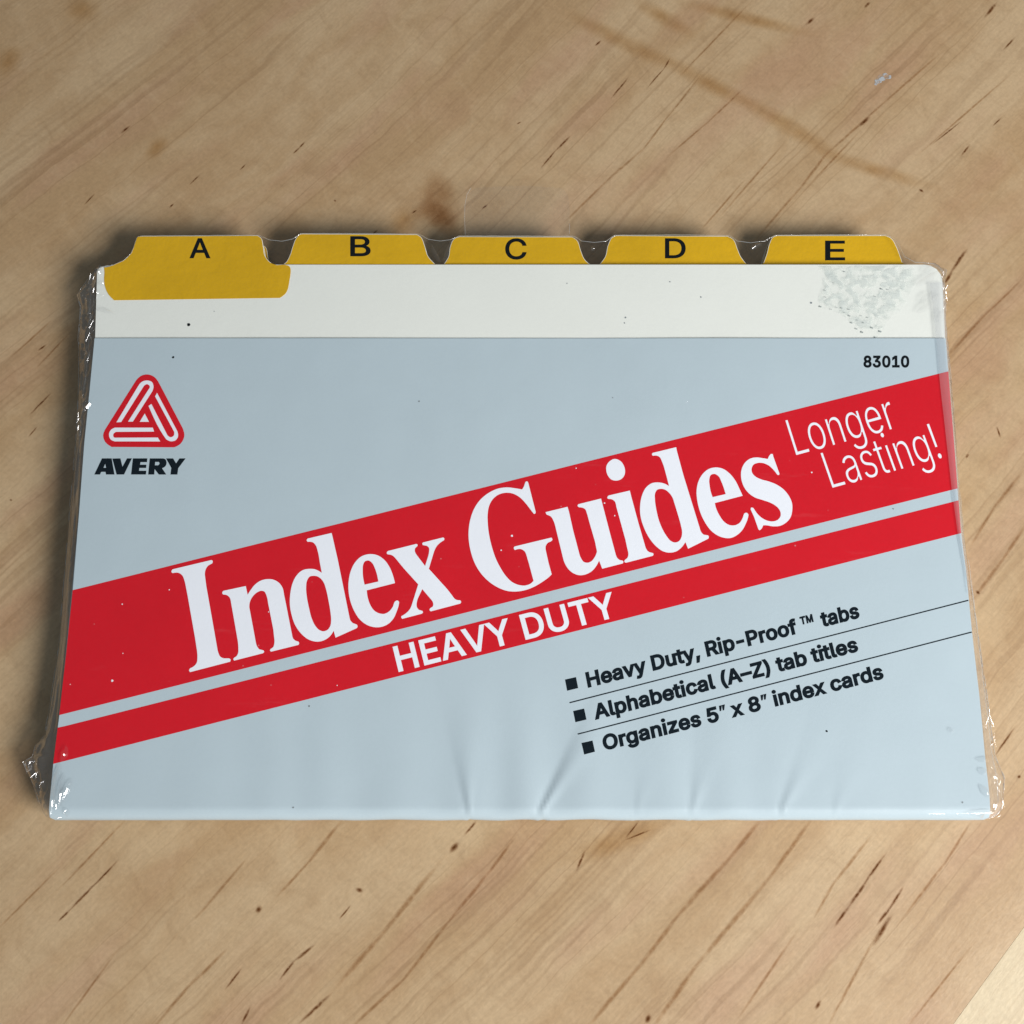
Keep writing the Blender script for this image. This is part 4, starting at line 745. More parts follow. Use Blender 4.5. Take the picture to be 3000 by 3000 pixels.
def offset_loop(pl, off):
    """push a closed outline outwards along its own normals (left-hand loops are holes)"""
    if not off:
        return pl
    n = len(pl)
    out = []
    for i in range(n):
        a, b2, c = Vector(pl[i - 1]), Vector(pl[i]), Vector(pl[(i + 1) % n])
        d1, d2 = b2 - a, c - b2
        if d1.length < 1e-6 or d2.length < 1e-6:
            out.append(tuple(b2))
            continue
        d1.normalize(); d2.normalize()
        n1, n2 = Vector((-d1.y, d1.x)), Vector((-d2.y, d2.x))
        m = n1 + n2
        if m.length < 1e-3:
            m = n1.copy()
        m.normalize()
        k = off / max(0.45, m.dot(n1))
        out.append(tuple(b2 + m * k))
    return out


def text_loops(s, off, track=0.0):
    """closed outlines of a line of text from the embedded letter shapes; cap height 509 units; off thickens"""
    x = 0.0
    loops = []
    for ch in s:
        if ch == ' ':
            x += 195 + track
            continue
        if ch == '"':
            for k in range(2):                       # slanted inch mark
                bx = x + 30 + k * 105
                loops.append([(bx + a, b2) for (a, b2) in ((0, 320), (12, 520), (112, 520), (48, 320))])
            x += 255 + track
            continue
        adv, spl = G[ch]
        for sp_ in spl:
            pl = []
            n = len(sp_)
            if ch == '-':
                sp_ = [[t[0] - 30, t[1], t[2] - 30, t[3], t[4] - 30, t[5]] for t in sp_]
            for i in range(n):
                t, u = sp_[i], sp_[(i + 1) % n]
                p0, p1, p2, p3 = Vector(t[2:4]), Vector(t[4:6]), Vector(u[0:2]), Vector(u[2:4])
                ch_ = (p3 - p0).length
                if ch_ < 0.5:
                    continue
                dev = max(abs((p1 - p0).cross(p3 - p0)), abs((p2 - p0).cross(p3 - p0))) / ch_
                kk = 1 if dev < 1.0 else 5
                for q_ in range(kk):
                    v = q_ / kk
                    p = p0 * (1 - v) ** 3 + p1 * 3 * v * (1 - v) ** 2 + p2 * 3 * v * v * (1 - v) + p3 * v ** 3
                    pl.append((x + p.x, p.y))
            lift = 34 if (ch == 'i' and min(p[1] for p in pl) > 380) else 0
            loops.append([(p[0], p[1] + lift) for p in offset_loop(pl, off)])
        if ch == '-':
            x -= 60
        x += adv + track + off * 0.7
    return loops


def poly_loops(polys):
    return polys


def fill(loops):
    """closed outlines -> (x,y) list and faces; overlaps merge, opposite loops cut holes"""
    vs, ed = [], []
    for pl in loops:
        b0 = len(vs)
        n = len(pl)
        vs += [Vector(p) for p in pl]
        ed += [(b0 + i, b0 + (i + 1) % n) for i in range(n)]
    r = delaunay_2d_cdt(vs, ed, [], 0, 1e-5)
    ov, of = r[0], r[2]
    fs = []
    for f in of:
        cx = sum(ov[i].x for i in f) / len(f)
        cy = sum(ov[i].y for i in f) / len(f)
        wn = 0
        for pl in loops:
            n = len(pl)
            for i in range(n):
                a, b2 = pl[i], pl[(i + 1) % n]
                if (a[1] > cy) != (b2[1] > cy):
                    xx = a[0] + (cy - a[1]) / (b2[1] - a[1]) * (b2[0] - a[0])
                    if xx > cx:
                        wn += 1 if b2[1] > a[1] else -1
        if wn != 0:
            fs.append(tuple(f))
    used = sorted({i for f in fs for i in f})
    mp_ = {i: k for k, i in enumerate(used)}
    return [(ov[i].x, ov[i].y) for i in used], [tuple(mp_[i] for i in f) for f in fs]


def decal(name, vs, fs, zfn, off, material, parent, cell=2.5, thick=0.0):
    """thin ink layer following the surface below"""
    bm = bmesh.new()
    bv = [bm.verts.new((x, y, 0)) for (x, y) in vs]
    for f in fs:
        try:
            bm.faces.new([bv[i] for i in f])
        except ValueError:
            pass
    bmesh.ops.remove_doubles(bm, verts=bm.verts, dist=0.0005)
    if cell and bm.verts:
        xs = [v.co.x for v in bm.verts]
        ys = [v.co.y for v in bm.verts]
        for ax, lo, hi in ((0, min(xs), max(xs)), (1, min(ys), max(ys))):
            k = math.floor(lo / cell) + 1
            while k * cell < hi:
                c = [0, 0, 0]; nn = [0, 0, 0]
                c[ax] = k * cell; nn[ax] = 1
                bmesh.ops.bisect_plane(bm, geom=bm.verts[:] + bm.edges[:] + bm.faces[:], plane_co=c, plane_no=nn, dist=1e-5)
                k += 1
    for v in bm.verts:
        x, y = v.co.x, v.co.y
        v.co = Vector((x * MM, y * MM, (zfn(x, y) + off) * MM))
    bm.normal_update()
    for f in bm.faces:
        if f.normal.z < 0:
            f.normal_flip()
    me = bpy.data.meshes.new(name)
    bm.to_mesh(me)
    bm.free()
    return link(name, me, material, parent)


def place_text(name, s, BL, BR, TL, off, zfn, zoff, material, parent, plane_z=PACK_H, track=0.0, ref=None):
    """text whose ink box (baseline left, baseline right, cap-top left) is given in photo pixels"""
    vs, fs = fill(text_loops(s, off, track))
    x0 = min(v[0] for v in vs)
    x1 = max(v[0] for v in vs)
    b0, b1, t0 = pp(*BL, plane_z), pp(*BR, plane_z), pp(*TL, plane_z)
    ex = (b1 - b0) / (x1 - x0)
    ey = (t0 - b0) / (CAP + 2 * off)
    out = []
    for (x, y) in vs:
        p = b0 + ex * (x - x0) + ey * (y + off)
        out.append((p.x, p.y))
    return decal(name, out, fs, zfn, zoff, material, parent)


LETTER = 'ABCDE'
# ink boxes of the tab letters in photo pixels: x0, x1, y_top, y_base
LBOX = [(555, 617, 698, 757), (1026, 1086, 692, 751), (1480, 1543, 699, 760), (1948, 2009, 698, 757), (2417, 2476, 705, 763)]
COVER_LOW = {0: "812,776* 849,780 849,824 838,860 820,874* 334,881* 316,862 306,838 305,800*"}

card_mesh, cover_mesh, letter_mesh = {}, {}, {}
for i in range(N_CARD):
    k = i % 5
    zt = CARD_TOP - i * STEP
    if k not in card_mesh:
        z_here = CARD_TOP - k * STEP
        card_mesh[k] = slab('guide_card', card_outline(k, z_here), -CARD_T, 0.0)
        tab = [(p.x, p.y) for p in tab_mm(k, z_here)]
        if k == 0:
            low = [pp(x, y, z_here) for (x, y) in smooth_poly(COVER_LOW[0])[1:]]
            lows = [(p.x, p.y) for p in low]
            # only keep the traced lower run
            outl = tab + [q_ for q_ in lows if q_[1] < Y_TOP + 0.2]
        else:
            x0, x1 = tab[0][0] - 2.5, tab[-1][0] + 2.5
            outl = tab + [(x1, Y_TOP - 0.3), (x1, Y_TOP - 6), (x1 - 2, Y_TOP - 8.8), (x0 + 2, Y_TOP - 8.8), (x0, Y_TOP - 6), (x0, Y_TOP - 0.3)]
        cx = sum(p[0] for p in outl) / len(outl)
        # pull in a touch so the card core shows as a pale rim
        ins = []
        n_ = len(outl)
        for j in range(n_):
            a, b2, c2 = Vector(outl[j - 1]), Vector(outl[j]), Vector(outl[(j + 1) % n_])
            d = (c2 - a)
            d = d.normalized() if d.length > 1e-9 else Vector((1, 0))
            nr = Vector((d.y, -d.x))
            ins.append(b2 + nr * (0.10))
        cover_mesh[k] = slab('tab_cover', ins, 0.0005, 0.012 if k else 0.055)
    o = link('guide_card', card_mesh[k], M['card'], pack)
    dx, dy = (0, 0) if i < 5 else (random.uniform(-0.35, 0.30), random.uniform(-0.35, 0.25))
    o.location = (dx * MM, dy * MM, zt * MM)
    if i < 5:
        o['label'] = 'ivory card whose yellow tab is lettered ' + LETTER[k]
    tc = link('tab_cover', cover_mesh[k], M['yellow'], o)
    if i < 5:
        x0, x1, yt, yb = LBOX[k]
        zl = zt
        lo = place_text('tab_letter', LETTER[k], (x0, yb), (x1, yb), (x0, yt), 13.0, lambda x, y: 0.0,
                        (0.016 if k else 0.060), M['black'], o, plane_z=zl)

# ------------------------------------------------------------------ printed sleeve
NU, NV = 300, 150
ARC = [(0.0, 0.0), (0.3, -0.09), (0.85, -0.27), (1.35, -0.55), (1.8, -0.95), (2.15, -1.5), (2.35, -2.4), (2.40, -4.5), (2.35, -6.6), (2.0, -8.2), (1.0, -8.75), (-6.0, -8.80)]


def sleeve_pt(u, j):
    if j <= NV:
        Y = Y_SL + (Y_CR - Y_SL) * (j / NV)
        x = Lx(Y) + (Rx(Y) - Lx(Y)) * u
        z = top_z(x, Y)
        # paper edge relaxes a little at the open sides
        return (x, Y, z)
    a = ARC[j - NV]
    Y = Y_CR - a[0]
    x = Lx(Y) + (Rx(Y) - Lx(Y)) * u
    if a[1] < -1.0:
        x *= 1 - 0.006
    zt = top_z(x, Y_CR)
    dz = zt - PACK_H
    wob = 0.05 * noise.noise(Vector((x * 0.25, j * 3.0, 1.0)))
    f = max(0.0, 1 - a[0] / 2.4)
    return (x, Y + dz * (1 - f) * 0.7 + wob, PACK_H + a[1] + dz * (0.35 + 0.65 * f))


vs, fs = [], []
rows = NV + len(ARC)
for j in range(rows):
    for i in range(NU + 1):
        vs.append(sleeve_pt(i / NU, j))
for j in range(rows - 1):
    for i in range(NU):
        a = j * (NU + 1) + i
        fs.append((a, a + NU + 1, a + NU + 2, a + 1))
me = mesh_from('sleeve', vs, fs)
sleeve = link('sleeve', me, M['sleeve'], pack, smooth=True)
sleeve['label'] = 'grey printed paper sleeve folded round the lower edge'
sm = sleeve.modifiers.new('thickness', 'SOLIDIFY')
sm.thickness = 0.00022
sm.offset = -1
es = sleeve.modifiers.new('crisp_rim', 'EDGE_SPLIT')
es.split_angle = math.radians(50)


def band(name, TLp, TRp, BLp, BRp, rows_, material, zoff, cols=150):
    TL_, TR_, BL_, BR_ = [pp(*p) for p in (TLp, TRp, BLp, BRp)]

    def fn(u, v):
        a = TL_.lerp(TR_, u)
        c = BL_.lerp(BR_, u)
        p = c.lerp(a, v)
        # keep the ends on the paper edge
        if u < 1e-6: p.x = Lx(p.y) - 0.02
        if u > 1 - 1e-6: p.x = Rx(p.y) + 0.02
        return (p.x, p.y, top_z(p.x, p.y) + zoff)
    return link(name, grid_mesh(name, fn, cols, rows_), material, sleeve, smooth=True)


Z1, Z2 = 0.022, 0.040
band('red_stripe', (213, 1729), (2778, 1088), (174, 2095), (2805, 1431), 26, M['red'], Z1)
band('red_stripe', (172, 2132), (2808, 1466), (156, 2238), (2816, 1562), 10, M['red'], Z1)

# title, traced letter by letter ----------------------------------
ZK = 400 / 1932
TITLE = [
    ((480, 1600), ["112,345 125,328* 670,198* 688,205 692,228 680,248* 625,280 592,330 580,400* 600,560* 755,1440* 775,1520 800,1565 850,1588* 925,1588* 944,1605 938,1635* 372,1782* 357,1762 372,1728* 430,1695 465,1650 475,1580 468,1470* 440,1290* 340,720* 310,560* 290,480 262,415 215,380 125,382* 107,362"]),
    ((480, 1600), ["832,645 845,632* 1160,565* 1186,688* 1230,620 1290,545 1370,490 1460,468 1550,475 1630,520 1680,590 1700,680* 1725,800* 1815,1255* 1832,1310 1865,1340* 1905,1352* 1915,1375 1905,1398* 1520,1493* 1503,1478 1512,1455* 1550,1425 1565,1370 1560,1280* 1550,1180* 1475,800* 1450,690 1425,645 1380,632 1320,655 1260,710 1225,770 1210,840 1220,920* 1300,1350* 1318,1415 1350,1460* 1410,1475* 1420,1492 1405,1515* 995,1620* 984,1600 992,1580* 1030,1555 1052,1510 1055,1450 1045,1330* 950,790* 930,725 895,695 840,685* 827,665"]),
    ((800, 1540), ["480,195 490,183* 828,103* 840,150* 915,480* 1080,1290* 1095,1340 1130,1380* 1185,1400* 1196,1425 1185,1450* 885,1585* 858,1488* 800,1570 700,1630 620,1642 500,1610 400,1530 310,1400 260,1250 238,1110 245,960 275,820 330,710 410,635 500,612 600,620 690,668* 660,510* 632,360 605,280 570,240 490,228* 476,210",
                   "570,710 520,720 480,780 468,870 480,1020 510,1170 550,1320 600,1420 660,1480 710,1495 770,1475 810,1420 822,1330 812,1220 785,1060 750,900 720,810 670,745 620,715"]),
    ((800, 1540), ["1725,812* 1325,915* 1340,1020 1375,1120 1430,1200 1500,1240 1570,1248 1640,1215 1690,1155 1735,1065 1760,1058 1780,1075 1778,1120 1750,1210 1705,1310 1630,1390 1540,1430 1440,1437 1330,1405 1230,1330 1150,1210 1095,1070 1068,920 1070,780 1100,640 1160,520 1250,435 1370,402 1480,420 1580,490 1650,590 1695,700",
                   "1295,835* 1490,790* 1470,690 1440,600 1400,525 1350,492 1300,505 1275,550 1268,630 1275,740"]),
    ((1000, 1540), ["645,375 660,358* 1060,258* 1078,268 1075,290* 1040,330 1040,360 1070,420* 1185,570* 1220,460* 1240,380 1238,310 1210,285* 1155,275* 1145,255 1155,238* 1440,167* 1458,183 1450,208* 1400,240 1350,290 1310,370* 1238,610* 1500,900* 1570,990* 1620,1045 1680,1055* 1695,1078 1682,1102* 1265,1212* 1247,1190 1260,1165* 1295,1140 1300,1100 1280,1055* 1145,897* 1100,990* 1068,1080 1068,1150 1095,1190* 1145,1205* 1155,1222 1140,1245* 862,1318* 848,1300 850,1280* 920,1235 970,1180 1000,1110* 1088,830* 880,600* 770,465* 720,420 655,405* 642,390"]),
    ((1340, 1380), ["1078,1555* 1040,1590 960,1620 880,1615 780,1575 690,1490 610,1370 540,1230 490,1080 450,910 430,740 430,590 450,490 500,400 580,335 680,308 780,318 880,370 960,450 1030,540* 1080,605* 1098,605 1108,580* 1005,175* 992,150 970,150 958,170* 930,240 915,262* 820,245 700,232 570,250 450,305 340,390 250,510 190,660 162,810 160,960 185,1120 240,1290 320,1430 430,1550 560,1640 700,1695 830,1705 960,1685 1080,1640 1200,1570 1290,1505 1335,1462* 1290,1300* 1248,1110* 1250,1060 1280,1015* 1325,995* 1345,972 1330,942* 810,1068* 798,1085 812,1118* 900,1105 950,1135 980,1200* 1015,1320*"]),
    ((1590, 1320), ["42,872* 350,797* 370,860* 430,1130* 510,1430* 540,1520 580,1575 630,1588 690,1565 735,1510 768,1430* 740,1290* 650,980* 625,890 600,830 560,808* 510,802* 493,780 505,760* 825,680* 845,760* 960,1200* 1030,1460* 1055,1520 1090,1550* 1130,1558* 1142,1575 1130,1598* 842,1672* 798,1558* 760,1630 690,1710 600,1755 540,1765 440,1740 365,1680 310,1590 280,1490* 180,1080* 150,990 115,935 60,910* 48,895"]),
    ((1590, 1320), ["920,650 932,637* 1232,567* 1250,640* 1350,1010* 1455,1370* 1480,1415 1510,1438* 1560,1450* 1568,1472 1555,1490* 1175,1588* 1155,1570 1165,1545* 1200,1515 1212,1470 1200,1400* 1170,1260* 1040,790* 1015,715 980,692 925,685* 914,668"]),
    ((1590, 1320), ["1010,120 950,150 905,210 900,290 925,360 970,410 1040,426 1110,405 1155,350 1165,290 1145,210 1100,150"]),
    ((1840, 1280), ["340,240 350,227* 680,147* 690,200* 780,530* 1015,1290* 1035,1345 1070,1383* 1130,1392* 1144,1412 1135,1440* 850,1582* 812,1488* 750,1570 680,1620 600,1637 500,1620 400,1550 300,1430 220,1270 175,1110 172,960 200,820 260,710 340,655 430,645 510,660 580,695* 545,560* 510,430* 480,350 450,290 420,270 350,268* 338,252",
                    "465,735 410,750 382,800 380,880 400,1030 440,1190 490,1310 550,1410 610,1475 660,1493 720,1475 755,1420 765,1340 750,1260 700,1080 660,950 625,850 580,790 530,750"]),
    ((1840, 1280), ["1622,832* 1228,935* 1250,1020 1300,1120 1360,1200 1430,1245 1510,1250 1580,1215 1625,1140 1650,1080 1675,1072 1700,1090 1695,1150 1665,1230 1615,1320 1540,1390 1450,1430 1380,1430 1280,1400 1180,1330 1090,1210 1020,1060 980,900 970,760 1000,620 1060,520 1140,455 1240,432 1340,450 1440,520 1520,620 1580,740",
                    "1197,852* 1382,808* 1355,720 1320,630 1280,555 1220,523 1170,540 1150,600 1155,690 1172,780"]),
    ((2000, 1280), ["1255,240 1272,243 1280,270* 1370,520* 1362,538 1340,535* 1290,470 1220,405 1140,370 1060,368 1000,395 975,450 985,510 1030,560 1110,600 1220,630 1330,675 1430,745 1500,830 1545,930 1550,1040 1525,1140 1460,1215 1370,1260 1280,1265 1180,1250 1140,1250* 1105,1310 1090,1320 1072,1305* 1010,1130* 963,1025* 968,1003 990,1000 1010,1020* 1060,1090 1120,1145 1200,1185 1280,1195 1350,1170 1385,1120 1380,1050 1330,985 1250,935 1140,895 1020,855 930,790 865,700 830,590 830,480 870,380 950,310 1040,290 1130,300 1205,312* 1235,255"]),
]


def holes(polys):
    """wind outer loops one way and the loops lying inside them the other way"""
    def ar(p): return sum(p[i - 1][0] * p[i][1] - p[i][0] * p[i - 1][1] for i in range(len(p))) / 2

    def inside(pt, pl):
        c = False
        for i in range(len(pl)):
            a, b2 = pl[i - 1], pl[i]
            if (a[1] > pt[1]) != (b2[1] > pt[1]) and pt[0] < a[0] + (pt[1] - a[1]) / (b2[1] - a[1]) * (b2[0] - a[0]):
                c = not c
        return c
    out = []
    for i, p in enumerate(polys):
        depth = sum(inside(p[0], r) for k, r in enumerate(polys) if k != i)
        want = 1 if depth % 2 == 0 else -1
        out.append(p if ar(p) * want > 0 else p[::-1])
    return out


def traced(name, groups, material, zoff, zk, parent=None):
    polys = []
    for off, specs in groups:
        for sp in specs:
            polys.append([tuple(pp(x, y)) for (x, y) in smooth_poly(sp, off, zk, 5)])
    polys = holes(polys)
    vs, fs = fill(polys)
    return decal(name, vs, fs, top_z, zoff, material, parent or sleeve)


for off, specs in TITLE:
    traced('title_letter', [(off, specs)], M['white'], Z2, ZK)

place_text('heavy_duty_lettering', 'HEAVY DUTY', (1168, 1969), (1813, 1806), (1150, 1895), 17.0, top_z, Z2, M['white'], sleeve)
place_text('slogan_lettering', 'Longer', (2333, 1333), (2630, 1252), (2301, 1232), -10.0, top_z, Z2, M['white'], sleeve)
place_text('slogan_lettering', 'Lasting!', (2439, 1429), (2760, 1341), (2404, 1328), -10.0, top_z, Z2, M['white'], sleeve)
place_text('product_number', '83010', (2530, 1077), (2664, 1077), (2530, 1042), 31.0, top_z, Z2, M['black'], sleeve)

B1 = 1000 / 1932                                   # scale of the enlargement the lines were measured in
def mp(x, y): return (1640 + x * B1, 1780 + y * B1)
place_text('feature_line', 'Heavy Duty, Rip-Proof', mp(160, 455), mp(1352, 147), mp(143, 368), 33.0, top_z, Z2, M['dark'], sleeve, track=-12)
place_text('feature_line', 'TM', mp(1366, 99), mp(1438, 81), mp(1356, 54), 38.0, top_z, Z2, M['dark'], sleeve)
place_text('feature_line', 'tabs', mp(1486, 113), mp(1701, 58), mp(1468, 27), 33.0, top_z, Z2, M['dark'], sleeve, track=-12)
place_text('feature_line', 'Alphabetical (A–Z) tab titles', mp(200, 637), mp(1694, 248), mp(183, 550), 33.0, top_z, Z2, M['dark'], sleeve, track=-12)
place_text('feature_line', 'Organizes 5" x 8" index cards', mp(252, 812), mp(1838, 402), mp(235, 725), 33.0, top_z, Z2, M['dark'], sleeve, track=-12)
for quad in ([(30, 408), (92, 394), (104, 456), (42, 471)], [(76, 586), (138, 572), (151, 634), (89, 649)], [(123, 767), (185, 753), (199, 816), (138, 832)]):
    pl = [tuple(pp(*mp(*p))) for p in quad]
    v2, f2 = fill(poly_loops([pl]))
    decal('bullet_square', v2, f2, top_z, Z2, M['dark'], sleeve)
for (a, c) in (((1669, 2059), (2837, 1759)), ((1693, 2151), (2847, 1852))):
    A, Bq = pp(*a), pp(*c)
    n2 = Vector((-(Bq - A).y, (Bq - A).x)).normalized() * 0.115
    pl = [tuple(A - n2), tuple(Bq - n2), tuple(Bq + n2), tuple(A + n2)]
    v2, f2 = fill(poly_loops([pl]))
    decal('divider_rule', v2, f2, top_z, 0.06, M['dark'], sleeve)

# emblem and maker's word ------------------------------------------
LK = 600 / 1932
LO = (200, 1000)
traced('emblem_triangle', [(LO, ["750,313 690,325 640,370* 350,830* 330,890 350,950 410,997* 1000,1000* 1060,965 1095,890 1080,820* 860,400* 810,335"])], M['red'], Z1, LK)
traced('emblem_loop', [(LO, ["455,765* 668,410* 700,380 745,370 790,385 805,425 795,470* 610,758* 565,758* 755,460* 770,425 745,405 715,420* 500,762*"])], M['white'], Z2, LK)
traced('emblem_loop', [(LO, ["838,487* 1030,850* 1035,900 1010,935 965,943 925,925* 900,890 758,610* 785,592* 935,885* 965,905 995,890 1000,855* 820,520*"])], M['white'], Z2, LK)
traced('emblem_loop', [(LO, ["798,815* 810,852* 450,855* 425,880 430,905 455,910* 845,908* 868,945* 440,945* 400,925 385,885 400,840 440,815*"])], M['white'], Z2, LK)
traced('emblem_loop', [(LO, ["722,682* 675,760* 762,760*"])], M['white'], Z2, LK)
traced('maker_lettering', [(LO, ["320,1105* 410,1105* 437,1257* 358,1257* 352,1232* 312,1232* 300,1257* 247,1257*", "350,1155* 333,1194* 358,1194*",
                                 "417,1107* 493,1105* 512,1185* 556,1105* 601,1105* 527,1257* 457,1257*",
                                 "611,1105* 747,1105* 743,1140* 682,1140* 678,1165* 738,1165* 735,1195* 672,1195* 668,1222* 737,1222* 733,1257* 594,1257*",
                                 "770,1105* 880,1105* 915,1112 928,1142 915,1180 885,1197* 925,1257* 855,1257* 815,1205* 812,1257* 755,1257*", "820,1138* 855,1138* 862,1152 850,1170* 818,1170*",
                                 "923,1105* 990,1105* 1018,1152* 1050,1105* 1107,1105* 1038,1197* 1030,1257* 965,1257* 973,1195*"])], M['dark'], Z2, LK)


# specks of ink and dirt -------------------------------------------
def speck(cx, cy, r, material, parent, zf, zo):
    c = pp(cx, cy)
    pl = []
    for k in range(9):
        a = k / 9 * math.tau
        rr = r * 0.078 * random.uniform(0.75, 1.2)
        pl.append((c.x + rr * math.cos(a), c.y + rr * math.sin(a)))
    vs_ = pl
    bm = bmesh.new()
    bm.faces.new([bm.verts.new((p[0] * MM, p[1] * MM, (zf(p[0], p[1]) + zo) * MM)) for p in vs_])
    me_ = bpy.data.meshes.new('ink_speck')
    bm.to_mesh(me_)
    bm.free()
    return link('ink_speck', me_, material, parent)


card_z = lambda x, y: CARD_TOP
for (x, y, r) in [(551, 949, 5), (626, 910, 1.8), (1963, 823, 2.5), (1833, 928, 3), (1830, 944, 2.5), (2378, 885, 3.5), (2054, 868, 2.5), (1661, 828, 2)]:
    speck(x, y, r, M['black'] if r > 4 else M['speck'], pack, card_z, 0.03)
for (x, y, r) in [(508, 1047, 3.4), (2422, 2142, 3), (2820, 2351, 2.4), (859, 2366, 2.4), (2617, 1491, 2), (1228, 1176, 2.4), (1795, 1165, 1.8), (906, 2069, 2.6)]:
    speck(x, y, r, M['black'] if r > 2.9 else M['speck'], sleeve, top_z, 0.05)
for (x, y, r) in [(329, 1994, 3.6), (358, 1770, 2), (496, 1728, 1.8), (1500, 1570, 3), (1468, 1612, 2.2), (1771, 1474, 2.2), (1801, 1511, 2), (2378, 1384, 2.5), (787, 1793, 1.6), (1688, 1372, 1.8), (988, 2008, 1.6), (360, 1914, 1.5), (206, 2005, 1.5)]:
    speck(x, y, r, M['white'], sleeve, top_z, 0.05)

# ------------------------------------------------------------------ torn glue patch, upper right
PATCH = "2396,777* 2406,805 2410,833 2400,862 2402,898 2433,906 2466,921 2494,946 2512,974 2532,962 2550,969 2566,990 2584,978 2606,936 2643,904 2672,850 2690,810 2672,777*"
outl = [pp(x, y) for (x, y) in smooth_poly(PATCH, n=4)]
v2, f2 = fill(poly_loops([[tuple(p) for p in outl]]))


def patch_z(x, y):
    v = noise.noise(Vector((x * 0.55, y * 0.8, 2.0))) + 0.5 * noise.noise(Vector((x * 1.6, y * 1.9, 5.0)))
    return CARD_TOP + 0.10 + 0.10 * v


m_, nt_, out_ = mat('dried_glue')
b_ = NB(nt_)
g_ = b_.n('ShaderNodeNewGeometry').outputs['Position']
n1_ = b_.noise(b_.mapping(g_, rot=(0, 0, 0.9), sc=(170, 380, 1)), 1.0, 3.0, 0.5, 1.0)
n2_ = b_.noise(g_, 480, 2.0, 0.5, 0.5)
tr_ = b_.n('ShaderNodeBsdfTransparent')
pr_ = b_.n('ShaderNodeBsdfPrincipled')
b_.put(pr_.inputs['Base Color'], b_.mix(b_.rng(n1_.outputs[0], 0.35, 0.62), (0.68, 0.74, 0.72, 1), (0.80, 0.85, 0.82, 1)))
pr_.inputs['Roughness'].default_value = 0.32
b_.put(pr_.inputs['Normal'], b_.bump(b_.math('ADD', n1_.outputs[0], b_.math('MULTIPLY', n2_.outputs[0], 0.25)), 0.5, 0.0003))
mx_ = b_.n('ShaderNodeMixShader')
b_.put(mx_.inputs[0], b_.rng(n2_.outputs[0], 0.36, 0.62, 0.15, 0.7))
nt_.links.new(tr_.outputs[0], mx_.inputs[1])
nt_.links.new(pr_.outputs[0], mx_.inputs[2])
nt_.links.new(mx_.outputs[0], out_.inputs[0])
fa_ = b_.n('ShaderNodeAttribute', attribute_name='fade').outputs['Fac']
b_.put(mx_.inputs[0], b_.math('MULTIPLY', fa_, b_.rng(n2_.outputs[0], 0.36, 0.66, 0.05, 0.55)))
gp = decal('glue_patch', v2, f2, patch_z, 0.0, m_, pack, cell=0.7)
fad = []
for v in gp.data.vertices:
    P2 = Vector((v.co.x / MM, v.co.y / MM))
    dmin = min((P2 - p).length for p in outl)
    fad.append(min(1.0, 0.15 + dmin / (2.8 if P2.x > pp(2590, 850).x else 1.1)))
at_ = gp.data.attributes.new('fade', 'FLOAT', 'POINT')
at_.data.foreach_set('value', fad)
gp['label'] = 'wrinkled patch of dried glue on the ivory card'
for f in gp.data.polygons:
    f.use_smooth = True
for (x, y, r) in [(2418, 850, 3), (2419, 870, 3), (2405, 898, 4.5), (2436, 906, 3), (2452, 900, 3), (2466, 902, 4), (2474, 915, 3), (2488, 906, 3.5),
                  (2490, 925, 4), (2496, 945, 4), (2510, 963, 4), (2527, 973, 5), (2512, 938, 3), (2530, 945, 3), (2556, 960, 5.5), (2580, 971, 5.5),
                  (2543, 930, 3), (2566, 988, 4), (2524, 925, 3), (2584, 846, 5), (2565, 868, 3), (2602, 848, 3.5), (2475, 795, 3.5), (2444, 828, 3)]:
    o_ = speck(x, y, r * 0.6, M['pit'], pack, lambda x_, y_: CARD_TOP + 0.27, 0.0)
    o_.name = 'glue_pit'

# ------------------------------------------------------------------ shrink film
FILM_UP = 0.38
# folds pulled tight in the film: (x0,y0 -> x1,y1 px), half width mm, height mm
FOLD = [(165, 2372, 178, 2230, 1.1, 1), (178, 2232, 195, 2183, .95, 1), (150, 2385, 172, 2240, .8, 1), (172, 2365, 190, 2265, .9, 1), (178, 2362, 212, 2280, .9, 1),
        (184, 2340, 200, 2308, .7, 1), (200, 2392, 190, 2368, .7, 1),
        (2738, 782, 2702, 800, .8, 1), (2748, 797, 2680, 840, 1.0, 1), (2730, 855, 2692, 890, .8, 1), (2735, 882, 2684, 918, .95, 1),
        (2755, 860, 2726, 880, .6, 1), (2760, 905, 2742, 945, .7, 1),
        (2895, 2221, 2858, 2226, .7, 1), (2905, 2375, 2830, 2385, .8, 1), (2890, 2262, 2866, 2255, .9, 1), (2893, 2335, 2870, 2300, .9, 1), (2792, 2136, 2780, 2145, .7, 1),
        (283, 908, 335, 918, .6, 1), (283, 832, 310, 828, .6, 1), (283, 800, 300, 790, .7, 1), (240, 1210, 272, 1175, .6, 1), (284, 862, 292, 850, .6, 1),
        (1300, 780, 1325, 700, .6, 1), (1290, 770, 1265, 720, .6, 1), (1733, 733, 1742, 728, .7, 1), (2198, 732, 2232, 715, .7, 1)]
# upper border of the film: hugs the tabs and sags across the gaps
TOPB = [(283, 800), (286, 788), (300, 781), (330, 778), (362, 764), (385, 742), (400, 705), (412, 691), (600, 690), (758, 689), (790, 703), (825, 707), (858, 700), (882, 684), (1050, 684), (1228, 686),
        (1255, 701), (1290, 706), (1320, 702), (1345, 691), (1500, 691), (1682, 692), (1705, 706), (1740, 710), (1775, 707), (1800, 689), (1970, 688), (2138, 690),
        (2160, 706), (2200, 711), (2240, 706), (2272, 689), (2440, 688), (2598, 688), (2618, 698), (2636, 722), (2650, 752), (2680, 768), (2735, 772), (2752, 782), (2763, 796)]
TB = [tuple(pp(x, y)) for (x, y) in TOPB]


def top_border(x):
    return interp(TB, x)


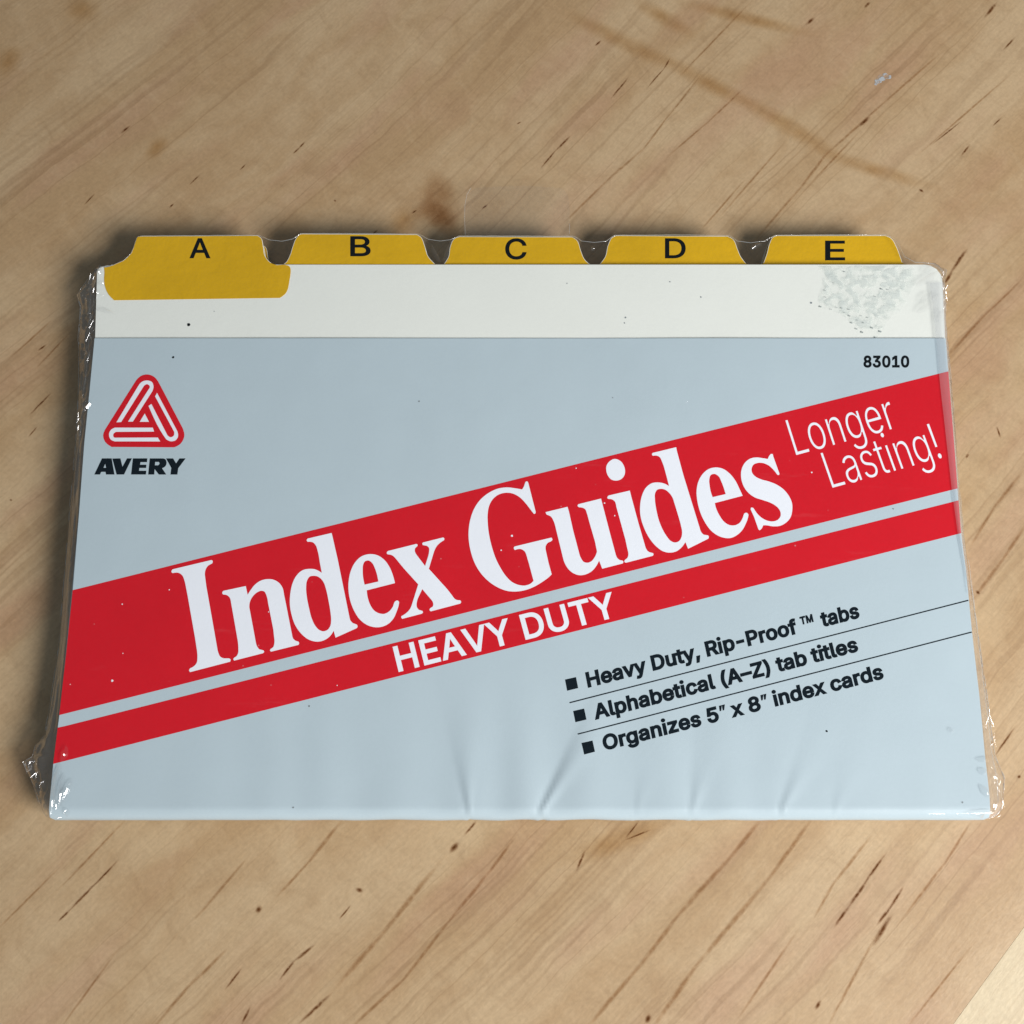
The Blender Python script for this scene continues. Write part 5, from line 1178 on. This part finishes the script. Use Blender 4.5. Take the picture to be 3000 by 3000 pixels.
NFU, NFV = 260, 160
F_EDGE = [(0.0, 0.0), (0.18, -0.10), (0.30, -0.35), (0.36, -0.9)]


def film_side_x(Y, side):
    return (Lx(Y) - 0.15) if side < 0 else (Rx(Y) + 0.15)


def film_pt(i, j):
    u = i / NFU
    # columns: x at the card's widest line
    xl, xr = TB[0][0], TB[-1][0]
    xt = xl + (xr - xl) * u
    yt = top_border(xt)
    yb = Y_CR - 0.2
    v = j / NFV
    Y = yb + (yt - yb) * v
    # straight column fan between bottom and top
    Yc = min(Y, Y_TOP - 4)
    l, r = film_side_x(Yc, -1), film_side_x(Yc, 1)
    x = l + (r - l) * u
    w = max(0.0, min(1.0, (Y - (Y_TOP - 6)) / 6))
    x = x * (1 - w) + xt * w
    base = top_z(x, Y) if Y < Y_SL else PACK_H - 0.05
    if Y > Y_TOP - 1:
        base -= min(1.2, (Y - (Y_TOP - 1)) * 0.004)
    z = base + FILM_UP * 0.6 + 0.05 * noise.noise(Vector((x * 0.12, Y * 0.12, 0)))
    return (x, Y, z)


vs, fs = [], []
for j in range(NFV + 1):
    for i in range(NFU + 1):
        vs.append(film_pt(i, j))
# lip along the upper border
lip_rows = [(0.12, -0.12), (0.22, -0.40), (0.26, -0.9)]
for (dy, dz) in lip_rows:
    for i in range(NFU + 1):
        x, Y, z = vs[NFV * (NFU + 1) + i]
        vs.append((x, Y + dy, z + dz))
tot = NFV + 1 + len(lip_rows)
for j in range(tot - 1):
    for i in range(NFU):
        a = j * (NFU + 1) + i
        fs.append((a, a + 1, a + NFU + 2, a + NFU + 1))
# front: film follows the turned-down sleeve
base0 = len(vs)
FR = [(0.0, 0.20), (0.35, 0.13), (0.7, 0.04), (1.05, -0.08), (1.5, -0.33), (1.95, -0.72), (2.35, -1.3), (2.62, -2.4), (2.7, -4.6), (2.6, -6.8), (2.2, -8.4)]
for (dy, dz) in FR:
    for i in range(NFU + 1):
        u = i / NFU
        Y = Y_CR - 0.2 - dy
        l, r = film_side_x(Y, -1), film_side_x(Y, 1)
        x = l + (r - l) * u
        if dz < -0.6:
            x *= 1 - 0.004
        zz = top_z(x, Y_CR) - PACK_H
        vs.append((x, Y + 0.10 * noise.noise(Vector((x * 0.2, dy * 2, 4))) + zz * 0.4, PACK_H + dz + zz * 0.6 + 0.05 * noise.noise(Vector((x * 0.35, dy, 9)))))
for j in range(len(FR) - 1):
    for i in range(NFU):
        a = base0 + j * (NFU + 1) + i
        fs.append((a, a + NFU + 1, a + NFU + 2, a + 1))
wrap = link('shrink_wrap', mesh_from('shrink_wrap', vs, fs), M['film'], pack, smooth=True)
wrap['label'] = 'clear shrink film stretched over the whole pack'


def skirt(edge_px, seam_px, side, n, zs, name):
    """crinkled film from the pack's edge out to its welded seam and back under"""
    E_ = [pp(x, y, PACK_H) for (x, y) in edge_px]
    S_ = [pp(x, y, zs) for (x, y) in seam_px]

    def along(P_, t):
        Ls = [0.0]
        for k in range(1, len(P_)):
            Ls.append(Ls[-1] + (P_[k] - P_[k - 1]).length)
        d = t * Ls[-1]
        for k in range(len(P_) - 1):
            if d <= Ls[k + 1] or k == len(P_) - 2:
                return P_[k].lerp(P_[k + 1], (d - Ls[k]) / max(1e-6, Ls[k + 1] - Ls[k]))
    R_ = 16
    vs_, fs_ = [], []
    for j in range(R_ + 1):
        w = j / R_
        for i in range(n + 1):
            t = i / n
            a, s_ = along(E_, t), along(S_, t)
            width = (s_ - a).length
            cr = min(1.0, width / 2.0)
            if w <= 0.7:
                f = w / 0.7
                p = a.lerp(s_, f)
                z = PACK_H - 0.15 + (zs - PACK_H + 0.15) * (f ** 1.4)
            else:
                f = (w - 0.7) / 0.3
                p = s_.lerp(a, f * 0.75)
                z = zs - 0.1 - (zs - 0.4) * f
            k1 = noise.noise(Vector((p.x * 0.9, p.y * 0.22, side * 7.0)))
            k2 = noise.noise(Vector((p.x * 2.3, p.y * 0.7, side * 3.0 + 5)))
            env = math.sin(min(1.0, w / 0.7) * math.pi) * 0.9 + 0.1 if w <= 0.7 else 0.4
            k3 = noise.noise(Vector((p.x * 4.1 + 3, p.y * 1.9, side * 2.0 + 9)))
            # long strands along the plain run, crumpled near the corners
            hi_ = max(0.0, min(1.0, (p.y - 72) / 22.0))
            lo_ = max(0.0, min(1.0, (14 - p.y) / 10.0))
            rough_ = (0.10 + 0.60 * max(hi_, lo_)) if side < 0 else (0.06 + 0.25 * max(hi_, lo_))
            k4 = noise.noise(Vector((w * 7.0 + side, p.y * 0.05, 1.7)))
            z += 0.8 * k4 * env * cr
            z += (1.3 * k1 + 1.1 * k2 + 0.55 * k3) * env * cr * rough_
            p = p + Vector((0.45 * k2 * env * rough_, 0.25 * k3 * env))
            vs_.append((p.x, p.y, max(0.25, z)))
    for j in range(R_):
        for i in range(n):
            a = j * (n + 1) + i
            fs_.append((a, a + 1, a + n + 2, a + n + 1))
    o = link(name, mesh_from(name, vs_, fs_), M['film_side'], pack, smooth=True)
    return o


left_edge = [(300, 782), (284, 792), (279, 830), (277, 991), (262, 1150), (247, 1299), (233, 1485), (213, 1729), (196, 1897), (178, 2060), (165, 2160), (156, 2238), (150, 2300), (143, 2375), (150, 2398)]
left_seam = [(296, 780), (262, 815), (224, 862), (235, 900), (229, 985), (231, 1090), (226, 1205), (222, 1290), (208, 1445), (190, 1665), (171, 1897), (150, 2040), (130, 2155), (104, 2182), (94, 2217), (68, 2233), (81, 2266), (94, 2292), (106, 2328), (117, 2366), (138, 2394)]
sk = skirt(left_edge, left_seam, -1, 420, 4.2, 'side_film')
sk['label'] = 'crumpled film seam along the left edge'
right_edge = [(2700, 773), (2735, 777), (2758, 795), (2762, 830), (2766, 900), (2771, 991), (2778, 1088), (2790, 1240), (2805, 1431), (2816, 1565), (2830, 1665), (2848, 1853), (2870, 2040), (2886, 2212), (2899, 2330), (2900, 2370), (2870, 2396)]
right_seam = [(2712, 770), (2738, 772), (2773, 791), (2767, 827), (2771, 842), (2767, 863), (2773, 887), (2768, 910), (2770, 954), (2776, 990), (2784, 1088), (2797, 1240), (2812, 1431), (2824, 1565), (2842, 1700), (2866, 1855), (2893, 2040), (2914, 2212), (2943, 2277), (2941, 2328), (2940, 2360), (2923, 2385), (2896, 2399)]
sk2 = skirt(right_edge, right_seam, 1, 420, 5.2, 'side_film')
sk2['label'] = 'narrow film seam along the right edge'

# lapped strip of film inside the right edge
lap_in = curve_of([(2722, 830), (2733, 905), (2741, 991), (2752, 1120), (2787, 1434), (2804, 1560), (2822, 1660), (2836, 1740)], PACK_H)
ya, yb = lap_in[0][0], lap_in[-1][0]


def lap_fn(u, v):
    Y = ya + (yb - ya) * u
    a, c = interp(lap_in, Y), Rx(Y) + 0.1
    c = max(c, a + 0.02)
    x = a + (c - a) * v
    base = top_z(x, Y) if Y < Y_SL else PACK_H - 0.05
    return (x, Y, base + 0.30 + 0.22 * math.sin(min(1, v * 2.2) * math.pi * 0.5) + 0.04 * noise.noise(Vector((x, Y * 0.3, 2))))


lp = link('film_lap', grid_mesh('film_lap', lap_fn, 160, 10), M['film_lap'], pack, smooth=True)

# clear hanging tab standing out behind the C tab
HT = "1362,712* 1361,640* 1363,590 1374,556 1400,540* 1530,533* 1640,541* 1660,556 1668,590 1669,640* 1668,712*"


def hang_z(x, y):
    return 6.6 - (y - Y_TOP) * 0.10


outl = [pp(x, y, 5.8) for (x, y) in smooth_poly(HT, n=6)]
v2, f2 = fill(poly_loops([[tuple(p) for p in outl]]))
ht = decal('hang_tab', v2, f2, hang_z, 0.0, M['hang'], pack, cell=2.0)
ht['label'] = 'clear plastic flap standing out behind the C tab'
hm = ht.modifiers.new('thickness', 'SOLIDIFY')
hm.thickness = 0.00025


def tube(name, pts, r, material, parent, label=None):
    """thin welded rim of the film"""
    vs_, fs_ = [], []
    n = 6
    P_ = [Vector(p) for p in pts]
    for i, p in enumerate(P_):
        d = (P_[min(i + 1, len(P_) - 1)] - P_[max(i - 1, 0)]).normalized()
        sd = Vector((-d.y, d.x, 0)).normalized()
        up = d.cross(sd)
        for k in range(n):
            a = k / n * math.tau
            vs_.append(p + sd * (r * math.cos(a)) + up * (r * math.sin(a)))
    for i in range(len(P_) - 1):
        for k in range(n):
            a = i * n + k
            c = i * n + (k + 1) % n
            fs_.append((a, c, c + n, a + n))
    o = link(name, mesh_from(name, vs_, fs_), material, parent, smooth=True)
    if label: o['label'] = label
    return o


def dense(px_pts, z, step=0.8, wob=0.0):
    out = []
    P_ = [pp(x, y, z) for (x, y) in px_pts]
    for a, c in zip(P_, P_[1:]):
        k = max(1, int((c - a).length / step))
        for q_ in range(k):
            p = a.lerp(c, q_ / k)
            out.append((p.x, p.y, z + wob * noise.noise(Vector((p.x * 0.5, p.y * 0.5, z)))))
    out.append((P_[-1].x, P_[-1].y, z))
    return out


tube('film_rim', dense([p for p in TOPB], PACK_H - 0.35, 0.6, 0.15), 0.055, M['film_edge'], wrap)
tube('film_rim', dense(left_seam, 4.2, 0.6, 0.5), 0.05, M['film_edge'], sk)
tube('film_rim', dense([(266, 840), (262, 991), (240, 1200), (222, 1485), (204, 1700), (186, 1897), (160, 2080), (135, 2140)], 5.6, 0.8, 0.6), 0.04, M['film_edge'], sk)
tube('film_rim', dense(right_seam, 5.2, 0.6, 0.4), 0.05, M['film_edge'], sk2)
tube('film_rim', dense([(2838, 1640), (2858, 1800), (2884, 2020), (2902, 2180), (2922, 2290), (2924, 2350)], 6.8, 0.8, 0.3), 0.06, M['film_edge'], sk2)
tube('film_rim', dense([(1363, 688), (1361, 640), (1362, 600), (1368, 570), (1380, 550)], 6.4, 0.5), 0.045, M['film_edge'], ht)
tube('film_rim', dense([(1668, 684), (1669, 655)], 6.4, 0.5), 0.045, M['film_edge'], ht)


# tight folds pulled into the film: small tapering ridges
for (x0, y0, x1, y1, w, _h) in FOLD:
    a, c = pp(x0, y0), pp(x1, y1)
    d = c - a
    L = d.length
    d.normalize()
    nr = Vector((d.y, -d.x))
    n = max(8, int(L / 0.35))
    vs, fs = [], []
    bend = random.uniform(-0.25, 0.25)
    for i in range(n + 1):
        t = i / n
        e = max(0.04, math.sin(math.pi * min(1.0, t * 1.6 + 0.12) * 0.5)) * (1 - t ** 3) ** 0.7 + 0.03
        ww = w * e * (1 + 0.18 * noise.noise(Vector((t * 5, x0, y0))))
        p = a + d * (L * t) + nr * (bend * math.sin(math.pi * t))
        base = (top_z(p.x, p.y) if p.y < Y_SL else PACK_H - 0.05) + FILM_UP * 0.6 + 0.03
        for (k, hh) in ((-1, -0.06), (-0.5, 0.42), (-0.08, 0.80), (0.08, 0.80), (0.5, 0.42), (1, -0.06)):
            q_ = p + nr * (ww * k)
            vs.append((q_.x, q_.y, base + hh * ww * 1.02))
    for i in range(n):
        for k in range(5):
            b0 = i * 6 + k
            fs.append((b0, b0 + 1, b0 + 7, b0 + 6))
    link('film_fold', mesh_from('film_fold', vs, fs), M['fold'], wrap)

# facets added to the loose film, tilted to mirror lamp to camera as glints
LAMP = Vector((560, -345, 500))
EYE = Vector((0, 0, PACK_H + CAM_UP))


def glint_facets(name, spots, parent, z, seed):
    rnd = random.Random(seed)
    vs, fs = [], []
    for (x, y, ln, wd, az, jit) in spots:
        c2 = pp(x, y, z)
        c = Vector((c2.x, c2.y, z + rnd.uniform(-0.3, 0.5)))
        n = ((LAMP - c).normalized() + (EYE - c).normalized()).normalized()
        n = (n + Vector((rnd.gauss(0, jit), rnd.gauss(0, jit), 0))).normalized()
        ax = Vector((math.cos(az), math.sin(az), 0))
        ax = (ax - n * ax.dot(n)).normalized()
        sd = n.cross(ax)
        b0 = len(vs)
        m_ = 5
        cv = rnd.uniform(-0.5, 0.5)
        for i in range(m_ + 1):
            t = i / m_ * 2 - 1
            w_ = wd * (1 - t * t) + 0.01
            o_ = c + ax * (ln * t) + sd * (cv * wd * 2 * (t * t))
            vs.append(o_ + sd * w_)
            vs.append(o_ - sd * w_ - n * (0.25 * w_))
        for i in range(m_):
            k = b0 + i * 2
            fs.append((k, k + 1, k + 3, k + 2))
    o = link(name, mesh_from(name, vs, fs), M['fold'], parent)
    o['kind'] = 'stuff'


rnd = random.Random(3)
sp = []
def run(P0, P1, n, spread, ln, wd, az, jit):
    for _ in range(n):
        t = rnd.random()
        sp.append((P0[0] + (P1[0] - P0[0]) * t + rnd.uniform(-spread, spread), P0[1] + (P1[1] - P0[1]) * t + rnd.uniform(-6, 6),
                   ln * rnd.uniform(0.4, 1.3), wd * rnd.uniform(0.5, 1.3), az + rnd.gauss(0, 0.35), jit))
run((270, 800), (266, 940), 36, 9, 0.8, 0.10, math.radians(80), 0.12)
run((264, 940), (246, 1200), 24, 9, 1.3, 0.08, math.radians(84), 0.14)
run((236, 1200), (226, 1340), 14, 9, 1.3, 0.07, math.radians(80), 0.16)
run((222, 1400), (150, 2120), 12, 7, 1.8, 0.05, math.radians(80), 0.22)
run((100, 2235), (128, 2340), 22, 16, 0.7, 0.10, math.radians(60), 0.12)
sp += [(88, 2252, 1.0, 0.42, math.radians(52), 0.01), (104, 2268, 1.3, 0.12, math.radians(30), 0.03), (76, 2250, 1.4, 0.10, math.radians(118), 0.03), (105, 2300, 0.5, 0.16, math.radians(60), 0.02)]
glint_facets('film_glint_facet', sp[:74], sk, 8.7, 5)
glint_facets('film_glint_facet', sp[74:], sk, 6.6, 9)
sp = []
run((2766, 790), (2770, 905), 22, 5, 0.6, 0.10, math.radians(80), 0.06)
run((2895, 2080), (2925, 2280), 18, 8, 1.1, 0.06, math.radians(98), 0.10)
run((2925, 2290), (2932, 2370), 12, 10, 0.8, 0.08, math.radians(90), 0.10)
run((2830, 2392), (2925, 2386), 14, 6, 1.0, 0.08, math.radians(10), 0.08)
glint_facets('film_glint_facet', sp, sk2, 7.2, 6)
sp = [(1736, 730, 0.5, 0.14, 0.4, 0.02), (2215, 722, 1.2, 0.10, 0.6, 0.02), (1318, 728, 0.9, 0.08, 1.2, 0.05), (1313, 765, 0.5, 0.12, 0.8, 0.05), (1300, 760, 0.9, 0.06, 0.5, 0.05), (1426, 684, 0.7, 0.06, 1.5, 0.02)]
glint_facets('film_glint_facet', sp, wrap, 8.0, 7)
sp = [(195, 2392, 0.5, 0.10, 1.2, 0.03), (188, 2378, 0.6, 0.08, 0.9, 0.03), (176, 2395, 0.5, 0.10, 0.2, 0.05), (152, 2375, 0.5, 0.08, 1.2, 0.05), (299, 866, 0.4, 0.12, 0.4, 0.03), (282, 905, 0.7, 0.10, 1.3, 0.05), (289, 912, 0.5, 0.10, 0.3, 0.02), (293, 933, 0.4, 0.10, 0.8, 0.03), (286, 868, 1.3, 0.14, 1.5, 0.04), (2010, 1180, 0.3, 0.06, 0.5, 0.05)]
glint_facets('film_glint_facet', sp, wrap, 9.45, 8)
